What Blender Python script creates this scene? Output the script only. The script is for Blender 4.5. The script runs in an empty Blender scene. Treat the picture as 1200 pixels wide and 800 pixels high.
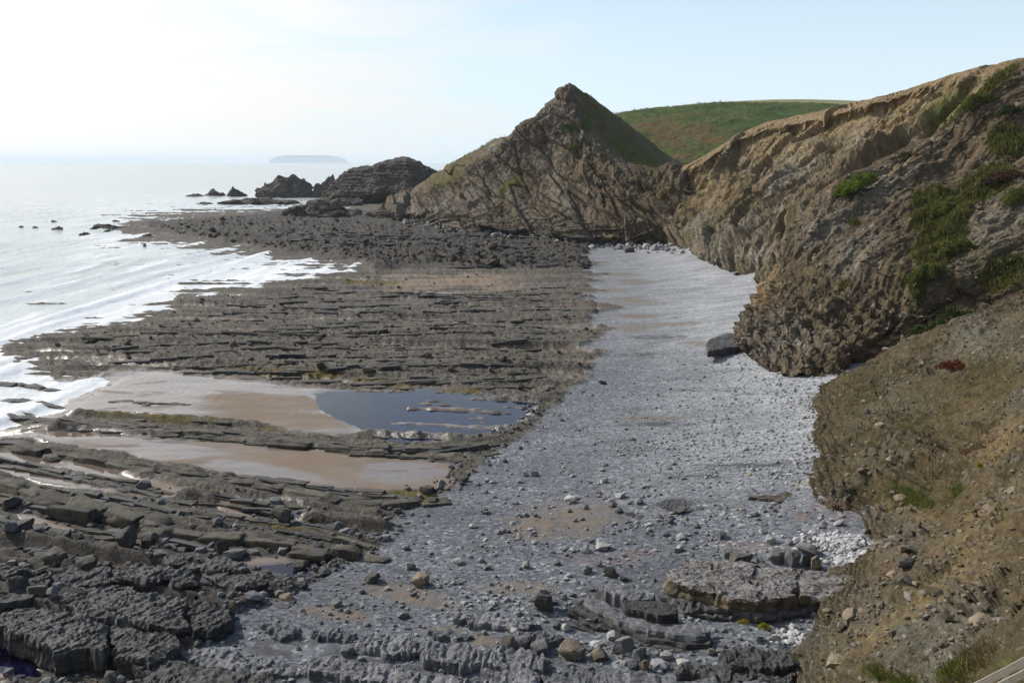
import bpy, math, random
import numpy as np
from mathutils import Vector
random.seed(7)
RNG = np.random.default_rng(11)
sc = bpy.context.scene
COL = sc.collection
R = math.radians

# ------------------------------------------------------------------ camera
H, F, CX, CY = 30.0, 1100.0, 600.0, 400.0          # eye height in metres, focal length in photo pixels
TH = math.atan(210 / F)
cam = bpy.data.cameras.new('camera')
cam.sensor_width = 36.0
cam.lens = 36.0 * F / 1200.0
cam.clip_start, cam.clip_end = 0.5, 120000
camo = bpy.data.objects.new('camera', cam)
COL.objects.link(camo)
camo.location = (0, 0, H)
camo.rotation_euler = (math.pi / 2 - TH, 0, 0)
sc.camera = camo

# ------------------------------------------------------------------ sky, sun, exposure
SUN_EL, SUN_AZ = R(36), R(-58)                      # azimuth from +Y towards +X: the sun stands over the sea
world = bpy.data.worlds.new('World')
sc.world = world
world.use_nodes = True
SKY_STRENGTH, SUN_STRENGTH, EXPOSURE = 0.15, 5.0, 0.0
def build_world():
    nt = world.node_tree
    nt.nodes.clear()
    N = nt.nodes.new
    L = nt.links.new
    out = N('ShaderNodeOutputWorld'); bg = N('ShaderNodeBackground')
    sky = N('ShaderNodeTexSky'); sky.sky_type = 'NISHITA'; sky.sun_disc = False
    sky.sun_elevation = SUN_EL; sky.sun_rotation = SUN_AZ
    sky.air_density = 1.0; sky.dust_density = 0.7; sky.ozone_density = 2.0
    geo = N('ShaderNodeTexCoord')
    sep = N('ShaderNodeSeparateXYZ'); L(geo.outputs['Generated'], sep.inputs[0])
    # thin high cloud: the direction is carried to a flat layer and broken up by noise
    zc = N('ShaderNodeMath'); zc.operation = 'MAXIMUM'; L(sep.outputs['Z'], zc.inputs[0]); zc.inputs[1].default_value = 0.0
    za = N('ShaderNodeMath'); za.operation = 'ADD'; L(zc.outputs[0], za.inputs[0]); za.inputs[1].default_value = 0.12
    dx = N('ShaderNodeMath'); dx.operation = 'DIVIDE'; L(sep.outputs['X'], dx.inputs[0]); L(za.outputs[0], dx.inputs[1])
    dy = N('ShaderNodeMath'); dy.operation = 'DIVIDE'; L(sep.outputs['Y'], dy.inputs[0]); L(za.outputs[0], dy.inputs[1])
    cmb = N('ShaderNodeCombineXYZ'); L(dx.outputs[0], cmb.inputs[0]); L(dy.outputs[0], cmb.inputs[1])
    noi = N('ShaderNodeTexNoise'); noi.inputs['Scale'].default_value = 1.1; noi.inputs['Detail'].default_value = 9
    noi.inputs['Roughness'].default_value = 0.62; noi.inputs['Distortion'].default_value = 0.6
    L(cmb.outputs[0], noi.inputs['Vector'])
    # the veil thickens out to sea (towards -X)
    lay = N('ShaderNodeMath'); lay.operation = 'MULTIPLY_ADD'; L(dx.outputs[0], lay.inputs[0])
    lay.inputs[1].default_value = -0.26; lay.inputs[2].default_value = 0.03
    sm = N('ShaderNodeMath'); sm.operation = 'ADD'; L(noi.outputs[0], sm.inputs[0]); L(lay.outputs[0], sm.inputs[1])
    rmp = N('ShaderNodeMapRange'); rmp.inputs[1].default_value = 0.46; rmp.inputs[2].default_value = 0.90
    rmp.inputs[3].default_value = 0.0; rmp.inputs[4].default_value = 0.93
    L(sm.outputs[0], rmp.inputs[0])
    hz = N('ShaderNodeMapRange'); L(sep.outputs['Z'], hz.inputs[0])       # pale air low over the sea
    hz.inputs[1].default_value = 0.0; hz.inputs[2].default_value = 0.36; hz.inputs[3].default_value = 0.95; hz.inputs[4].default_value = 0.0
    m0 = N('ShaderNodeMixRGB'); L(hz.outputs[0], m0.inputs[0]); L(sky.outputs[0], m0.inputs[1])
    m0.inputs[2].default_value = (5.3, 6.35, 7.1, 1)
    mix = N('ShaderNodeMixRGB'); L(rmp.outputs[0], mix.inputs[0]); L(m0.outputs[0], mix.inputs[1])
    dot = N('ShaderNodeVectorMath'); dot.operation = 'DOT_PRODUCT'; L(geo.outputs['Generated'], dot.inputs[0])   # veiled sun: cloud glows round it
    dot.inputs[1].default_value = (math.sin(SUN_AZ) * math.cos(SUN_EL), math.cos(SUN_AZ) * math.cos(SUN_EL), math.sin(SUN_EL))
    dm = N('ShaderNodeMath'); dm.operation = 'MAXIMUM'; L(dot.outputs['Value'], dm.inputs[0]); dm.inputs[1].default_value = 0.0
    dp = N('ShaderNodeMath'); dp.operation = 'POWER'; L(dm.outputs[0], dp.inputs[0]); dp.inputs[1].default_value = 5.0
    dk = N('ShaderNodeMath'); dk.operation = 'MULTIPLY_ADD'; L(dp.outputs[0], dk.inputs[0]); dk.inputs[1].default_value = 1.0; dk.inputs[2].default_value = 0.80
    cc = N('ShaderNodeVectorMath'); cc.operation = 'SCALE'; cc.inputs[0].default_value = (7.6, 7.5, 7.3); L(dk.outputs[0], cc.inputs['Scale'])
    L(cc.outputs[0], mix.inputs[2])
    L(mix.outputs[0], bg.inputs[0]); bg.inputs[1].default_value = SKY_STRENGTH
    L(bg.outputs[0], out.inputs[0])
build_world()
sun = bpy.data.lights.new('sun', 'SUN')
sun.energy, sun.angle, sun.color = SUN_STRENGTH, R(1.2), (1.0, 0.93, 0.83)
suno = bpy.data.objects.new('sun', sun)
COL.objects.link(suno)
SUN_DIR = Vector((math.sin(SUN_AZ) * math.cos(SUN_EL), math.cos(SUN_AZ) * math.cos(SUN_EL), math.sin(SUN_EL)))
suno.rotation_euler = (-SUN_DIR).to_track_quat('-Z', 'Y').to_euler()
suno.location = (-60, 60, 120)
vs = sc.view_settings
vs.view_transform = 'Standard'; vs.look = 'None'; vs.gamma = 1.0; vs.exposure = EXPOSURE
vs.use_curve_mapping = False
sc.render.engine = 'CYCLES'
sc.cycles.use_denoising = True
sc.cycles.max_bounces = 6
sc.cycles.volume_bounces = 1
sc.cycles.transparent_max_bounces = 8

# ------------------------------------------------------------------ survey: photo bearings to world points
ST, CT = math.sin(TH), math.cos(TH)
def ray(u, v):
    u = np.asarray(u, float); v = np.asarray(v, float)
    w = CY - v
    return u - CX, F * CT + w * ST, -F * ST + w * CT
def P(u, v, Y):                                      # the point on that bearing at distance Y
    a, b, c = ray(u, v); t = np.asarray(Y, float) / b
    return np.stack(np.broadcast_arrays(a * t, b * t, H + c * t), -1)
def G(u, v, z=0.0):                                  # the point on that bearing at height z
    a, b, c = ray(u, v); t = (np.asarray(z, float) - H) / c
    return np.stack(np.broadcast_arrays(a * t, b * t, H + c * t), -1)
def proj(p):
    x, y, z = p[..., 0], p[..., 1], p[..., 2] - H
    d = y * CT - z * ST
    return CX + F * x / d, CY - F * (y * ST + z * CT) / d

# ------------------------------------------------------------------ noise
_pr = np.random.default_rng(3)
PERM = np.concatenate([_pr.permutation(256)] * 3).astype(np.int32)
_g = _pr.normal(size=(256, 3)); GRAD = (_g / np.linalg.norm(_g, axis=1)[:, None] * 1.5).astype(np.float32)
def perlin(x, y, z=None):
    x = np.asarray(x, np.float32); y = np.asarray(y, np.float32)
    three = z is not None
    xi = np.floor(x).astype(np.int32); yi = np.floor(y).astype(np.int32)
    fx = x - xi; fy = y - yi; xi &= 255; yi &= 255
    sx = fx * fx * fx * (fx * (fx * 6 - 15) + 10); sy = fy * fy * fy * (fy * (fy * 6 - 15) + 10)
    def plane(zi, fz):
        r = []
        for j in (0, 1):
            q = []
            for i in (0, 1):
                h = PERM[PERM[PERM[xi + i] + yi + j] + zi]
                g = GRAD[h]
                q.append(g[..., 0] * (fx - i) + g[..., 1] * (fy - j) + g[..., 2] * fz)
            r.append(q[0] + sx * (q[1] - q[0]))
        return r[0] + sy * (r[1] - r[0])
    if not three:
        return plane(7, 0.3)
    z = np.asarray(z, np.float32)
    zi = np.floor(z).astype(np.int32); fz = z - zi; zi &= 255
    sz = fz * fz * fz * (fz * (fz * 6 - 15) + 10)
    a = plane(zi, fz); b = plane((zi + 1) & 255, fz - 1)
    return a + sz * (b - a)
def fbm(x, y, z=None, o=4, gain=0.5, ridged=False):
    s = 0; a = 1.0; f = 1.0; t = 0
    for k in range(o):
        n = perlin(x * f + 13.7 * k, y * f + 7.1 * k, None if z is None else z * f + 3.3 * k)
        s = s + a * ((1 - 2 * np.abs(n)) if ridged else n); t += a; a *= gain; f *= 2.03
    return s / t * (1 if ridged else 1.35)
def cells(x, y, seed=0):                              # distance to nearest and second feature point, id
    xi = np.floor(x).astype(np.int32); yi = np.floor(y).astype(np.int32)
    d1 = np.full(x.shape, 9.0, np.float32); d2 = d1.copy(); idn = np.zeros(x.shape, np.int32)
    for j in (-1, 0, 1):
        for i in (-1, 0, 1):
            a = xi + i; b = yi + j
            h = PERM[PERM[(a + seed) & 255] + (b & 255)]; h2 = PERM[h + 37]
            d = np.hypot(a + h / 255.0 - x, b + h2 / 255.0 - y).astype(np.float32)
            near = d < d1
            d2 = np.where(near, d1, np.minimum(d2, d)); idn = np.where(near, h, idn); d1 = np.where(near, d, d1)
    return d1, d2, idn / 255.0
def facets(a, b, seed, amp, tilt=0.8, crack=0.5):     # broken faces: each cell its own offset and lean, cracks between
    xi = np.floor(a).astype(np.int32); yi = np.floor(b).astype(np.int32)
    d1 = np.full(a.shape, 9.0, np.float32); d2 = d1.copy(); off = np.zeros(a.shape, np.float32); cid = off.copy()
    for j in (-1, 0, 1):
        for i in (-1, 0, 1):
            p = xi + i; q = yi + j
            h = PERM[PERM[(p + seed) & 255] + (q & 255)]; h2 = PERM[h + 37]; h3 = PERM[h + 91]; h4 = PERM[h + 140]
            dx = a - p - h / 255.0; dy = b - q - h2 / 255.0
            d = np.hypot(dx, dy).astype(np.float32); near = d < d1
            d2 = np.where(near, d1, np.minimum(d2, d))
            off = np.where(near, (h3 / 127.5 - 1) + tilt * (dx * (h4 / 127.5 - 1) * 2 + dy * (h2 / 127.5 - 1)), off)
            cid = np.where(near, h4 / 255.0, cid); d1 = np.where(near, d, d1)
    return amp * (off - crack * np.clip(1 - (d2 - d1) / 0.14, 0, 1)), cid
def sstep(a, b, x):
    t = np.clip((x - a) / (b - a), 0, 1); return t * t * (3 - 2 * t)
def sdist(u, v, poly):                                # signed distance to a polygon, positive inside
    poly = np.asarray(poly, np.float32); d = np.full(u.shape, 1e9, np.float32); ins = np.zeros(u.shape, bool)
    n = len(poly)
    for i in range(n):
        ax, ay = poly[i]; bx, by = poly[(i + 1) % n]
        ex, ey = bx - ax, by - ay
        t = np.clip(((u - ax) * ex + (v - ay) * ey) / (ex * ex + ey * ey + 1e-9), 0, 1)
        d = np.minimum(d, np.hypot(u - ax - t * ex, v - ay - t * ey))
        c = ((ay > v) != (by > v)) & (u < ex * (v - ay) / (ey + 1e-12) + ax)
        ins ^= c
    return np.where(ins, d, -d)
def blobs(u, v, lst):                                 # soft ellipses (cx, cy, rx, ry, degrees)
    m = np.zeros(u.shape, np.float32)
    for cx, cy, rx, ry, a in lst:
        c, s = math.cos(R(a)), math.sin(R(a))
        x = (u - cx) * c + (v - cy) * s; y = -(u - cx) * s + (v - cy) * c
        m = np.maximum(m, 1 - np.hypot(x / rx, y / ry))
    return m

# ------------------------------------------------------------------ materials
def material(name, build):
    m = bpy.data.materials.new(name); m.use_nodes = True
    nt = m.node_tree; nt.nodes.clear()
    out = nt.nodes.new('ShaderNodeOutputMaterial')
    class W:
        def node(s, t, **k):
            n = nt.nodes.new(t)
            for a, b in k.items(): setattr(n, a, b)
            return n
        def link(s, a, b): nt.links.new(a, b)
        def attr(s, nm):
            n = s.node('ShaderNodeAttribute', attribute_name=nm); return n.outputs['Fac']
        def pos(s):
            return s.node('ShaderNodeNewGeometry').outputs['Position']
        def obj(s):
            return s.node('ShaderNodeTexCoord').outputs['Object']
        def scale(s, vec, xyz, rot=(0, 0, 0)):
            n = s.node('ShaderNodeMapping'); n.inputs['Scale'].default_value = xyz; n.inputs['Rotation'].default_value = rot
            s.link(vec, n.inputs[0]); return n.outputs[0]
        def noise(s, vec, sc_, det=5, rough=0.6, dist=0.0):
            n = s.node('ShaderNodeTexNoise'); n.inputs['Scale'].default_value = sc_; n.inputs['Detail'].default_value = det
            n.inputs['Roughness'].default_value = rough; n.inputs['Distortion'].default_value = dist
            s.link(vec, n.inputs['Vector']); return n.outputs[0]
        def voro(s, vec, sc_, feat='F1', out_='Distance'):
            n = s.node('ShaderNodeTexVoronoi', feature=feat); n.inputs['Scale'].default_value = sc_
            s.link(vec, n.inputs['Vector']); return n.outputs[out_]
        def rng(s, fac, a, b, c=0.0, d=1.0):
            n = s.node('ShaderNodeMapRange'); s.link(fac, n.inputs[0])
            for i, q in enumerate((a, b, c, d)): n.inputs[i + 1].default_value = q
            return n.outputs[0]
        def math(s, op, a, b):
            n = s.node('ShaderNodeMath', operation=op)
            for i, q in enumerate((a, b)):
                if isinstance(q, (int, float)): n.inputs[i].default_value = q
                else: s.link(q, n.inputs[i])
            return n.outputs[0]
        def mix(s, fac, a, b, mode='MIX'):
            n = s.node('ShaderNodeMixRGB', blend_type=mode)
            for i, q in enumerate((fac, a, b)):
                if isinstance(q, (int, float)): n.inputs[i].default_value = q
                elif isinstance(q, tuple): n.inputs[i].default_value = (*q, 1)
                else: s.link(q, n.inputs[i])
            return n.outputs[0]
        def bump(s, h, strength=0.5, dist=0.1):
            n = s.node('ShaderNodeBump'); n.inputs['Strength'].default_value = strength; n.inputs['Distance'].default_value = dist
            s.link(h, n.inputs['Height']); return n.outputs[0]
        def bsdf(s, color, rough=0.9, normal=None, spec=0.3):
            n = s.node('ShaderNodeBsdfPrincipled')
            if isinstance(color, tuple): n.inputs['Base Color'].default_value = (*color, 1)
            else: s.link(color, n.inputs['Base Color'])
            if isinstance(rough, (int, float)): n.inputs['Roughness'].default_value = rough
            else: s.link(rough, n.inputs['Roughness'])
            if isinstance(spec, (int, float)): n.inputs['Specular IOR Level'].default_value = spec
            else: s.link(spec, n.inputs['Specular IOR Level'])
            if normal is not None: s.link(normal, n.inputs['Normal'])
            return n.outputs[0]
        def out(s, sh): s.link(sh, out.inputs['Surface'])
    build(W()); return m

def rock_mat(name, cols, sc_=1.0, bump=0.6, rough=0.85, strata=(1, 1, 1), rot=(0, 0, 0), per=True, space='pos'):
    """grey/brown rock: three tones broken by noise, streaked along the beds"""
    def b(w):
        p = w.pos() if space == 'pos' else w.obj()
        ps = w.scale(p, strata, rot)
        n1 = w.noise(ps, 0.5 * sc_, 6, 0.65, 0.4)
        n2 = w.noise(p, 3.1 * sc_, 5, 0.7)
        n3 = w.noise(ps, 7.0 * sc_, 4, 0.7)
        c = w.mix(w.rng(n1, 0.38, 0.62), cols[0], cols[1])
        c = w.mix(w.rng(n2, 0.52, 0.72), c, cols[2])
        c = w.mix(1.0, c, w.mix(w.rng(n3, 0.25, 0.75), (0.62, 0.62, 0.62), (1.3, 1.3, 1.3)), 'MULTIPLY')
        if per:
            oi = w.node('ShaderNodeObjectInfo').outputs['Random']
            c = w.mix(1.0, c, w.mix(oi, (0.72, 0.73, 0.75), (1.25, 1.22, 1.18)), 'MULTIPLY')
        hgt = w.math('ADD', w.math('MULTIPLY', n3, 0.5), w.math('MULTIPLY', n2, 0.8))
        w.out(w.bsdf(c, rough, w.bump(hgt, bump, 0.15 / sc_), 0.3))
    return material(name, b)

M = {}
M['ledge_dark'] = rock_mat('wet dark rock', ((0.027, 0.0275, 0.028), (0.060, 0.060, 0.059), (0.125, 0.125, 0.122)), 1.0, 0.7, 0.7, (0.5, 1.6, 2.5), (0, 0, R(-15)))
M['ledge_blue'] = rock_mat('blue grey rock', ((0.075, 0.078, 0.085), (0.135, 0.14, 0.152), (0.22, 0.228, 0.245)), 1.2, 0.7, 0.75, (0.6, 1.4, 2.0))
M['ledge_brown'] = rock_mat('brown bedded rock', ((0.075, 0.064, 0.050), (0.135, 0.115, 0.088), (0.26, 0.21, 0.14)), 1.0, 0.8, 0.85, (0.7, 0.7, 4.0))
M['ledge_pale'] = rock_mat('pale flat rock', ((0.17, 0.165, 0.165), (0.27, 0.265, 0.26), (0.42, 0.41, 0.40)), 0.8, 0.6, 0.8, (0.4, 1.8, 2.0), (0, 0, R(30)))
def _flat(w):                                         # brown bedded rock whose upper faces are coloured paler
    p = w.pos(); n1 = w.noise(w.scale(p, (0.4, 1.8, 3.0), (0, 0, R(30))), 0.9, 6, 0.7); n2 = w.noise(p, 3.0, 5, 0.7); n3 = w.noise(w.scale(p, (1, 1, 0.25)), 1.6, 5, 0.65)
    side = w.mix(w.rng(n3, 0.35, 0.65), (0.045, 0.038, 0.028), (0.15, 0.12, 0.08)); side = w.mix(w.rng(n2, 0.6, 0.75), side, (0.25, 0.21, 0.14))
    top = w.mix(w.rng(n1, 0.35, 0.65), (0.060, 0.055, 0.052), (0.23, 0.222, 0.218))
    g = w.node('ShaderNodeNewGeometry'); sp = w.node('ShaderNodeSeparateXYZ'); w.link(g.outputs['True Normal'], sp.inputs[0])
    c = w.mix(w.rng(w.math('ADD', sp.outputs[2], w.math('MULTIPLY', n2, 0.3)), 0.75, 0.98), side, top)
    w.out(w.bsdf(c, 0.85, w.bump(w.math('ADD', n2, n1), 0.7, 0.12), 0.25))
M['ledge_flat'] = material('bleached ledge rock', _flat)
M['ledge_olive'] = rock_mat('barnacled ridge rock', ((0.045, 0.041, 0.033), (0.092, 0.085, 0.069), (0.175, 0.163, 0.133)), 1.6, 0.9, 0.9, (1, 1, 1))
M['boulder_grey'] = rock_mat('grey boulder', ((0.115, 0.116, 0.118), (0.165, 0.166, 0.168), (0.25, 0.25, 0.248)), 1.5, 0.5, 0.85, (1, 1, 2), per=True, space='obj')
M['boulder_dark'] = rock_mat('dark boulder', ((0.045, 0.042, 0.038), (0.080, 0.076, 0.068), (0.14, 0.133, 0.117)), 1.5, 0.6, 0.85, (1, 1, 2), per=True, space='obj')
M['boulder_brown'] = rock_mat('brown boulder', ((0.13, 0.105, 0.078), (0.21, 0.17, 0.12), (0.30, 0.26, 0.20)), 1.5, 0.6, 0.85, (1, 1, 2), per=True, space='obj')
M['boulder_white'] = rock_mat('white stone', ((0.25, 0.25, 0.248), (0.33, 0.33, 0.325), (0.42, 0.42, 0.415)), 1.5, 0.3, 0.85, per=True, space='obj')
M['sea_rock'] = rock_mat('sea rock', ((0.042, 0.036, 0.030), (0.080, 0.068, 0.054), (0.15, 0.125, 0.09)), 0.16, 0.9, 0.85, (0.5, 0.5, 5.0))

def _stone(w):                                        # loose stones: tone carried per stone
    t = w.attr('tone'); p = w.pos()
    c = w.mix(t, (0.075, 0.075, 0.076), (0.40, 0.402, 0.405))
    c = w.mix(w.rng(w.attr('warm'), 0.96, 0.985), c, (0.20, 0.155, 0.11))
    n = w.noise(p, 5, 4)
    c = w.mix(1.0, c, w.mix(n, (0.7, 0.7, 0.7), (1.25, 1.25, 1.25)), 'MULTIPLY')
    w.out(w.bsdf(c, 0.85, None, 0.25))
M['stones'] = material('loose stones', _stone)
def _scree(w):
    c = w.mix(w.attr('tone'), (0.055, 0.043, 0.030), (0.30, 0.25, 0.19))
    c = w.mix(w.rng(w.attr('warm'), 0.90, 0.95), c, (0.16, 0.15, 0.14))
    w.out(w.bsdf(c, 0.9, None, 0.2))
M['scree'] = material('scree', _scree)

def _shore(w):
    p = w.pos()
    rock, sand, wet, weed, tan, pale, dark, red = (w.attr(k) for k in ('rock', 'sand', 'wet', 'weed', 'tan', 'pale', 'dark', 'red'))
    # shingle
    v1 = w.voro(p, 4.2, 'F1', 'Color'); sep = w.node('ShaderNodeSeparateColor'); w.link(v1, sep.inputs[0])
    vd = w.voro(p, 4.2)
    vb = w.voro(p, 1.7, 'F1', 'Color'); sepb = w.node('ShaderNodeSeparateColor'); w.link(vb, sepb.inputs[0])
    big = w.noise(p, 0.09, 5, 0.6); mid = w.noise(p, 0.7, 5, 0.7)
    g = w.mix(sep.outputs[0], (0.044, 0.050, 0.058), (0.165, 0.180, 0.200))
    g = w.mix(w.rng(sep.outputs[1], 0.90, 0.97), g, (0.30, 0.305, 0.315))
    g = w.mix(w.rng(big, 0.42, 0.66, 0, 0.6), g, (0.062, 0.066, 0.076))
    lay = w.noise(w.scale(p, (0.05, 0.30, 1.0), (0, 0, R(5))), 1.0, 5, 0.6, 0.4)
    g = w.mix(w.rng(lay, 0.48, 0.62, 0, 0.55), g, w.mix(sep.outputs[0], (0.028, 0.031, 0.037), (0.115, 0.124, 0.140)))
    g = w.mix(w.math('MULTIPLY', pale, w.rng(lay, 0.62, 0.40, 0.45, 0.9)), g, w.mix(sep.outputs[0], (0.185, 0.195, 0.208), (0.42, 0.435, 0.45)))
    g = w.mix(w.math('MULTIPLY', dark, 0.8), g, (0.045, 0.045, 0.047))
    g = w.mix(w.math('MULTIPLY', tan, w.rng(mid, 0.3, 0.55)), g, (0.135, 0.112, 0.088))
    g = w.mix(w.math('MULTIPLY', red, w.rng(mid, 0.42, 0.6)), g, (0.17, 0.105, 0.092))
    # sand
    s = w.mix(w.noise(p, 0.35, 5), (0.135, 0.102, 0.074), (0.185, 0.142, 0.104))
    s = w.mix(w.math('MULTIPLY', wet, 0.6), s, (0.105, 0.082, 0.068))
    # rock platform
    ps = w.scale(p, (0.14, 1.3, 1.0), (0, 0, R(6)))
    r1 = w.noise(ps, 0.5, 6, 0.7); r2 = w.noise(p, 2.6, 5, 0.7); r3 = w.noise(p, 0.05, 3)
    k = w.mix(w.rng(r1, 0.38, 0.60), (0.036, 0.031, 0.025), (0.090, 0.080, 0.064))
    k = w.mix(w.rng(r2, 0.50, 0.66), k, (0.165, 0.150, 0.122))  # lit parts painted paler where the noise is high
    k = w.mix(w.rng(r2, 0.44, 0.34), k, (0.020, 0.018, 0.015))  # crevice shade painted into the colour where the noise is low
    k = w.mix(dark, k, w.mix(w.rng(r2, 0.3, 0.7), (0.017, 0.0155, 0.0145), (0.050, 0.044, 0.039)))
    k = w.mix(w.math('MULTIPLY', tan, 0.8), k, (0.22, 0.165, 0.12))
    k = w.mix(w.math('MULTIPLY', weed, w.rng(r2, 0.3, 0.5)), k, w.mix(r2, (0.055, 0.042, 0.012), (0.125, 0.095, 0.022)))
    c = w.mix(rock, g, k); c = w.mix(sand, c, s)
    hgt = w.math('ADD', w.math('MULTIPLY', vd, 0.35), w.math('MULTIPLY', r2, w.math('MULTIPLY', rock, 1.2)))
    hgt = w.math('MULTIPLY', hgt, w.math('SUBTRACT', 1.0, sand))
    film = w.noise(w.scale(p, (0.5, 1.2, 1)), 0.22, 4, 0.55, 0.5)
    wv = w.math('MULTIPLY', wet, w.rng(film, 0.30, 0.5))
    rough = w.rng(wv, 0.0, 0.6, 0.9, 0.04)
    w.out(w.bsdf(c, rough, w.bump(hgt, 0.8, 0.12), w.rng(wv, 0, 1, 0.25, 0.7)))
M['shore'] = material('shore', _shore)

def cliff_mat(name, base, grey, ochre, sc_=1.0, strat=(1, 1, 1), rot=(0, 0, 0)):
    def b(w):
        p = w.pos(); ps = w.scale(p, strat, rot)
        veg, moss, gr, oc, red = (w.attr(k) for k in ('veg', 'moss', 'grey', 'ochre', 'red'))
        n1 = w.noise(ps, 0.20 * sc_, 7, 0.68, 0.5); n2 = w.noise(p, 1.6 * sc_, 6, 0.72); n3 = w.noise(ps, 1.1 * sc_, 6, 0.7, 0.3)
        c = w.mix(w.rng(n1, 0.35, 0.65), base[0], base[1])
        c = w.mix(w.rng(n3, 0.50, 0.68), c, base[2])
        c = w.mix(w.math('MULTIPLY', gr, w.rng(n3, 0.25, 0.6)), c, w.mix(n2, grey[0], grey[1]))
        c = w.mix(w.math('MULTIPLY', oc, w.rng(n3, 0.3, 0.62)), c, w.mix(n2, ochre[0], ochre[1]))
        c = w.mix(w.math('MULTIPLY', red, w.rng(n2, 0.35, 0.6)), c, (0.115, 0.065, 0.045))
        c = w.mix(1.0, c, w.mix(w.rng(n2, 0.25, 0.75), (0.55, 0.55, 0.55), (1.4, 1.4, 1.4)), 'MULTIPLY')
        vo = w.voro(p, 2.3 * sc_, 'F1', 'Color'); sp = w.node('ShaderNodeSeparateColor'); w.link(vo, sp.inputs[0])
        c = w.mix(w.rng(sp.outputs[0], 0.93, 0.97, 0, 0.7), c, grey[1])
        c = w.mix(w.math('MULTIPLY', moss, w.rng(n2, 0.44, 0.60)), c, (0.075, 0.062, 0.020))
        c = w.mix(veg, c, w.mix(w.rng(n2, 0.35, 0.7), (0.045, 0.055, 0.013), (0.115, 0.125, 0.030)))
        hgt = w.math('ADD', w.math('MULTIPLY', n2, 1.0), w.math('MULTIPLY', n3, 0.8))
        w.out(w.bsdf(c, 0.95, w.bump(hgt, 0.9, 0.3 / sc_), 0.15))
    return material(name, b)
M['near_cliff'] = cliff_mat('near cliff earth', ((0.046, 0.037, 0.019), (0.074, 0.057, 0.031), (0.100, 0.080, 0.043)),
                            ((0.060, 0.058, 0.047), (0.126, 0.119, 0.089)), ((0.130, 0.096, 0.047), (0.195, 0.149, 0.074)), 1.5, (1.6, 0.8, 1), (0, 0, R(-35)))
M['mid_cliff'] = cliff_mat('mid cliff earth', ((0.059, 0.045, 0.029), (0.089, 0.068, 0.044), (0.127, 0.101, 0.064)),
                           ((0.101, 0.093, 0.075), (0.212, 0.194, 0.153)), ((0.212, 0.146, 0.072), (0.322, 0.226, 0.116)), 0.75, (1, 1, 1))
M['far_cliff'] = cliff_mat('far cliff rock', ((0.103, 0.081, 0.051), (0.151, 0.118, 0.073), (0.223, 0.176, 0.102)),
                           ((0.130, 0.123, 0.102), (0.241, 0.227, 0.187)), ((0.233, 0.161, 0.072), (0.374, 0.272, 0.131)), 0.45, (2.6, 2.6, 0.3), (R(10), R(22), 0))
M['tor'] = cliff_mat('pinnacle rock', ((0.065, 0.050, 0.034), (0.100, 0.076, 0.048), (0.142, 0.107, 0.066)),
                     ((0.103, 0.093, 0.078), (0.198, 0.179, 0.148)), ((0.145, 0.107, 0.056), (0.206, 0.157, 0.088)), 0.33, (3.2, 1.0, 0.35), (0, R(38), 0))

def _hill(w):
    p = w.pos(); n1 = w.noise(p, 0.012, 5, 0.6); n2 = w.noise(p, 0.22, 5, 0.75); n0 = w.noise(p, 0.045, 4, 0.65)
    br = w.attr('red'); pl = w.attr('ochre')
    c = w.mix(w.rng(n0, 0.35, 0.65), (0.033, 0.058, 0.013), (0.062, 0.098, 0.022))
    c = w.mix(w.math('MULTIPLY', br, w.rng(n0, 0.3, 0.6)), c, (0.105, 0.062, 0.026))
    c = w.mix(pl, c, (0.21, 0.205, 0.10))
    c = w.mix(1.0, c, w.mix(w.rng(n2, 0.3, 0.7), (0.55, 0.55, 0.55), (1.4, 1.4, 1.4)), 'MULTIPLY')
    w.out(w.bsdf(c, 0.95, w.bump(n2, 0.9, 1.5), 0.1))
M['hill'] = material('bracken hill', _hill)

def leaf_mat(name, c1, c2, c3):
    def b(w):
        t = w.attr('tone')
        c = w.mix(w.rng(t, 0, 0.6), c1, c2); c = w.mix(w.rng(t, 0.75, 1.0), c, c3)
        d = w.bsdf(c, 0.8, None, 0.2)
        tr = w.node('ShaderNodeBsdfTranslucent'); w.link(c, tr.inputs[0])
        m = w.node('ShaderNodeMixShader'); m.inputs[0].default_value = 0.3; w.link(d, m.inputs[1]); w.link(tr.outputs[0], m.inputs[2])
        w.out(m.outputs[0])
    return material(name, b)
M['leaf_green'] = leaf_mat('green leaves', (0.052, 0.064, 0.015), (0.110, 0.128, 0.027), (0.18, 0.175, 0.055))
M['leaf_dark'] = leaf_mat('dark leaves', (0.020, 0.030, 0.009), (0.045, 0.062, 0.016), (0.08, 0.09, 0.025))
M['leaf_bright'] = leaf_mat('bright leaves', (0.07, 0.10, 0.014), (0.125, 0.17, 0.025), (0.19, 0.21, 0.05))
M['leaf_dry'] = leaf_mat('dry grass', (0.060, 0.050, 0.020), (0.115, 0.092, 0.040), (0.20, 0.16, 0.08))
M['leaf_red'] = leaf_mat('russet leaves', (0.085, 0.028, 0.016), (0.14, 0.045, 0.022), (0.19, 0.075, 0.035))
M['leaf_heather'] = leaf_mat('heather', (0.035, 0.020, 0.014), (0.065, 0.035, 0.024), (0.10, 0.06, 0.035))
M['leaf_yellow'] = leaf_mat('yellow leaves', (0.15, 0.14, 0.015), (0.28, 0.25, 0.02), (0.42, 0.36, 0.03))

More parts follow.
